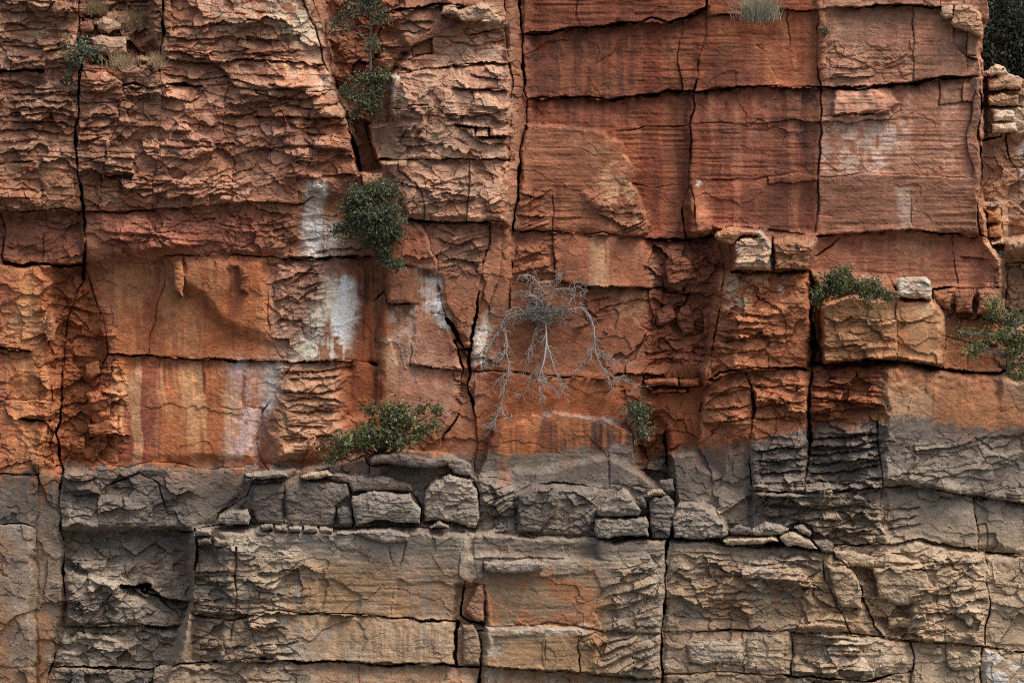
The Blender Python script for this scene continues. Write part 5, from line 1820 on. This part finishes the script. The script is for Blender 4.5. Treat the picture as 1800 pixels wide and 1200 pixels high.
# ---- the leafless shrub: limbs traced one by one, then twigs
def bare_shrub():
    rd = hd(955, 552)
    base = np.array(at(955, 556, rd))
    e = link(bpy.data.objects.new('bare_shrub', None)); e.location = base
    tag(e, 'leafless silver-grey shrub with long drooping branches hanging on the central wall', 'shrub')
    limbs = [
     (8, .034, '955,556 940,552 925,552 908,554 895,560 880,572 872,590 860,612'),
     (5, .022, '880,572 888,588 890,603 889,620 895,637 891,655 887,675 883,698 880,715 872,732 852,754'),
     (4, .014, '880,715 886,728 893,742 901,757'),
     (7, .030, '955,556 960,570 961,600 957,632 951,650 947,667 948,690 949,706'),
     (5, .018, '960,600 968,625 975,650 984,668 990,682'),
     (4, .014, '957,632 945,645 934,660 925,688 905,698'),
     (4, .012, '947,667 960,672 978,680 992,690'),
     (8, .030, '955,550 975,548 1000,545 1020,542 1035,552 1045,575 1045,600 1047,622 1058,645 1072,668 1079,692'),
     (5, .016, '1045,600 1036,622 1022,640 1010,655'),
     (4, .014, '1058,645 1075,660 1095,668 1115,676 1124,692'),
     (6, .022, '955,550 953,530 955,512 946,498 937,485 925,482 912,486'),
     (4, .014, '953,530 938,518 925,510 918,524'),
     (5, .018, '957,545 966,525 975,508 984,488 982,478'),
     (4, .014, '975,508 990,506 1004,508 1020,505'),
     (4, .014, '984,548 1000,530 1010,520 1024,512'),
     (4, .013, '925,552 915,542 905,540 896,548'),
     (5, .016, '955,560 942,580 935,600 928,622 930,640'),
     (4, .012, '889,620 878,626 868,634'),
     (4, .012, '891,655 876,664 866,676'),
     (4, .011, '872,732 866,745 868,758'),
     (4, .011, '1047,622 1060,622 1075,628 1086,640'),
    ]
    chains = []; LC = []; LD = []
    for q, r, body in limbs:
        P = pts(body)
        n = len(P)
        off = rng.uniform(.1, .35)
        pt = []
        for i, (x, y) in enumerate(P):
            t = i / (n - 1)
            start_out = .08 if math.hypot(x - 955, y - 552) < 25 else .22
            pt.append(at(x + rng.normal(0, .8), y + rng.normal(0, .8), rd + .1 + off * min(1, math.hypot(x - 955, y - 552) / 90)))
        pt = np.array(pt)
        chains.append((pt - base, r * .72, r * .32))
        # twigs off the limb
        for i in range(1, n):
            for _ in range(5):
                t = rng.uniform(); s0 = pt[i - 1] * (1 - t) + pt[i] * t
                dirv = (pt[i] - pt[i - 1]); dirv /= np.linalg.norm(dirv) + 1e-6
                dv = dirv * .5 + rng.normal(0, .6, 3) * np.array([1, .5, 1]); dv[2] -= .25
                L = rng.uniform(.06, .26)
                tp_ = s0 + dv / np.linalg.norm(dv) * L
                tw = bez(s0, tp_, sag=rng.uniform(-.02, .03), n=5, jit=.06)
                chains.append((tw - base, .0055, .0028))
                for __ in range(2):
                    s1_ = tw[rng.integers(1, 5)]
                    dv2 = dv + rng.normal(0, .6, 3)
                    tq = s1_ + dv2 / np.linalg.norm(dv2) * L * .5
                    chains.append((bez(s1_, tq, n=3, jit=.05) - base, .004, .002))
                if rng.uniform() < .25:
                    for __ in range(4):
                        LC.append(tp_ + rng.normal(0, .03, 3) - base); LD.append(rng.normal(0, 1, 3) - np.array([0, 0, .4]))
    tubes('branches', chains, BARK, (.43, .40, .37), 5, e)
    tang = []
    for _ in range(130):                      # matted knot of twigs round the root
        c = np.array([rng.normal(960, 24), rng.normal(553, 7)])
        a = rng.uniform(-.5, .5) + (math.pi if rng.uniform() < .5 else 0)
        L = rng.uniform(12, 42)
        p0 = np.array(at(c[0], c[1], rd + rng.uniform(.05, .35))); p1 = np.array(at(c[0] + L * math.cos(a), c[1] + L * math.sin(a) * .6, rd + rng.uniform(.05, .35)))
        tang.append((bez(p0, p1, sag=rng.uniform(-.08, .04), n=6, jit=.06) - base, .006, .003))
    tubes('twig_knot', tang, BARK, (.22, .20, .18), 4, e)
    n = len(LC)
    leaves('foliage', np.array(LC), np.array(LD), .045, np.array(GG + MG)[rng.integers(0, 8, n)], LEAF, e)
bare_shrub()

# ---- dry grass
def grass(name, label, px, py, w, h, n, cols, depth=None, lean=0.0, up=True):
    rd = hd(px, py) if depth is None else depth
    base = np.array(at(px, py, rd - .03))
    V = []; F = []; Cc = []
    for i in range(n):
        b = np.array(at(px + rng.normal(0, w * .32), py + rng.normal(0, 3), rd + rng.uniform(-.05, .12)))
        L = h * .01 * rng.uniform(.5, 1.15)
        dx = rng.normal(lean, .38); dy = rng.normal(-.15, .25)
        wv = .0035
        prev = b; k0 = len(V); c = np.array(cols[rng.integers(0, len(cols))]) * rng.uniform(.7, 1.25)
        for s in range(4):
            t = s / 3
            p = b + np.array([dx * L * t * (.5 + .8 * t), dy * L * t, L * t * (1 - .35 * t * abs(dx))])
            ww = wv * (1 - .85 * t)
            V += [p + np.array([-ww, 0, 0]), p + np.array([ww, ww, 0])]; Cc += [c, c]
        for s in range(3):
            F.append([k0 + 2 * s, k0 + 2 * s + 1, k0 + 2 * s + 3, k0 + 2 * s + 2])
    me = mesh_np(name, np.array(V) - base, np.array(F), np.array(Cc), STRAW)
    o = link(bpy.data.objects.new(name, me)); o.location = base
    return tag(o, label, 'grass')
DRY = [lin((186, 164, 130)), lin((160, 136, 104)), lin((140, 122, 96)), lin((200, 182, 150))]
GDR = [lin((170, 164, 146)), lin((146, 142, 124)), lin((128, 124, 104)), lin((190, 184, 166))]
grass('grass_tuft', 'bushy grey dry grass tuft on top of the right wall', 1335, 34, 46, 46, 900, GDR, depth=.05)
grass('grass_tuft', 'dry straw grass hanging in the notch at top left', 230, 50, 40, 34, 380, DRY, depth=-.1, lean=.3)
grass('grass_tuft', 'sparse dry grass beneath the flat-topped pale block at top left', 215, 116, 40, 24, 300, DRY, depth=.45)
grass('grass_tuft', 'dry grass at the foot of the second crack at top left', 276, 116, 20, 24, 200, DRY, depth=.5)
grass('grass_tuft', 'dry brown grass at the very top of the left notch', 165, 22, 30, 26, 320, [c * .7 for c in DRY], depth=-.15)
grass('grass_tuft', 'thin dry grass wisp under the second crack', 276, 172, 10, 26, 90, DRY, depth=.4)
grass('grass_tuft', 'reddish dry grass on the small ledge in the orange wall', 1205, 660, 44, 22, 420, [lin((168, 110, 74)), lin((150, 100, 70)), lin((128, 96, 62))], depth=0.0)

# ---- wooded slope behind the right end of the wall
def hillside():
    gx_ = np.linspace(6.5, 40, 30); gy_ = np.linspace(5.0, 60, 40)
    V = []; 
    for y in gy_:
        for x in gx_:
            V.append((x, y, 8.0 + (y - 5) * .75 + .8 * math.sin(x * .7 + y * .3)))
    n = len(gx_)
    F = [[j * n + i, j * n + i + 1, (j + 1) * n + i + 1, (j + 1) * n + i] for j in range(len(gy_) - 1) for i in range(n - 1)]
    V = np.array(V, np.float32)
    col = np.tile(lin((62, 62, 44)), (len(V), 1))
    o = link(bpy.data.objects.new('hillside', mesh_np('hillside', V, np.array(F), col, ROCK, True)))
    tag(o, 'dark wooded slope behind the right end of the cliff', kind='structure')
hillside()
BG = [lin((66, 76, 62)), lin((80, 90, 72)), lin((54, 64, 52)), lin((96, 104, 88))]
def bush_tree(label, px, py, dep, r, n, seed):
    base = np.array(at(px, py + 160, dep))
    e = link(bpy.data.objects.new('background_tree', None)); e.location = base
    tag(e, label, 'tree', 'trees behind the cliff')
    chains = [(bez(base, np.array(at(px, py, dep)), n=7, jit=.02) - base, .10, .05)]
    LC = []; LD = []; LK = []
    for k in range(46):
        a = rng.normal(0, 1, 3); a /= np.linalg.norm(a)
        c = np.array(at(px, py, dep)) + a * r * np.array([1, .7, 1.1]) * rng.uniform(.3, 1)
        chains.append((bez(np.array(at(px, py + rng.uniform(-30, 90), dep)), c, n=6, jit=.04) - base, .025, .006))
        m = n // 46; sh = rng.uniform(.6, 1.3)
        LC.append(c + rng.normal(0, .22, (m, 3))); LD.append(rng.normal(0, .8, (m, 3)) - np.array([0, 0, .6]))
        LK.append(np.array(BG)[rng.integers(0, 4, m)] * (sh * rng.uniform(.7, 1.3, m))[:, None])
    tubes('trunk', chains, BARK, (.12, .10, .09), 5, e)
    leaves('crown', np.concatenate(LC) - base, np.concatenate(LD), .085, np.concatenate(LK), LEAF, e)
bush_tree('dark evergreen tree behind the upper right corner of the wall', 1765, 30, -3.2, 1.05, 9000, 1)
bush_tree('dark tree behind the stacked blocks at the right edge', 1812, 110, -3.6, 1.1, 9000, 2)
bush_tree('tall dark tree at the very top right edge', 1835, -45, -4.6, 1.2, 8000, 3)
bush_tree('shadowy tree between the wall corner and the stacked blocks', 1745, 135, -4.4, 1.0, 7000, 4)

# ---- reservoir in front of the cliff (below the frame)
def water():
    V = np.array([[-2500, -2500, -2.2], [2500, -2500, -2.2], [2500, 60, -2.2], [-2500, 60, -2.2]], np.float32)
    m = bpy.data.materials.new('lake_water'); m.use_nodes = True
    n = m.node_tree.nodes; b = n['Principled BSDF']
    b.inputs['Base Color'].default_value = (.05, .055, .045, 1); b.inputs['Roughness'].default_value = .12
    nz = n.new('ShaderNodeTexNoise'); nz.inputs['Scale'].default_value = 900
    bp = n.new('ShaderNodeBump'); bp.inputs['Strength'].default_value = .3
    m.node_tree.links.new(nz.outputs['Fac'], bp.inputs['Height']); m.node_tree.links.new(bp.outputs[0], b.inputs['Normal'])
    o = link(bpy.data.objects.new('water', mesh_np('water', V, np.array([[0, 1, 2, 3]]), None, m)))
    tag(o, 'still reservoir water at the foot of the cliff', kind='structure')
water()
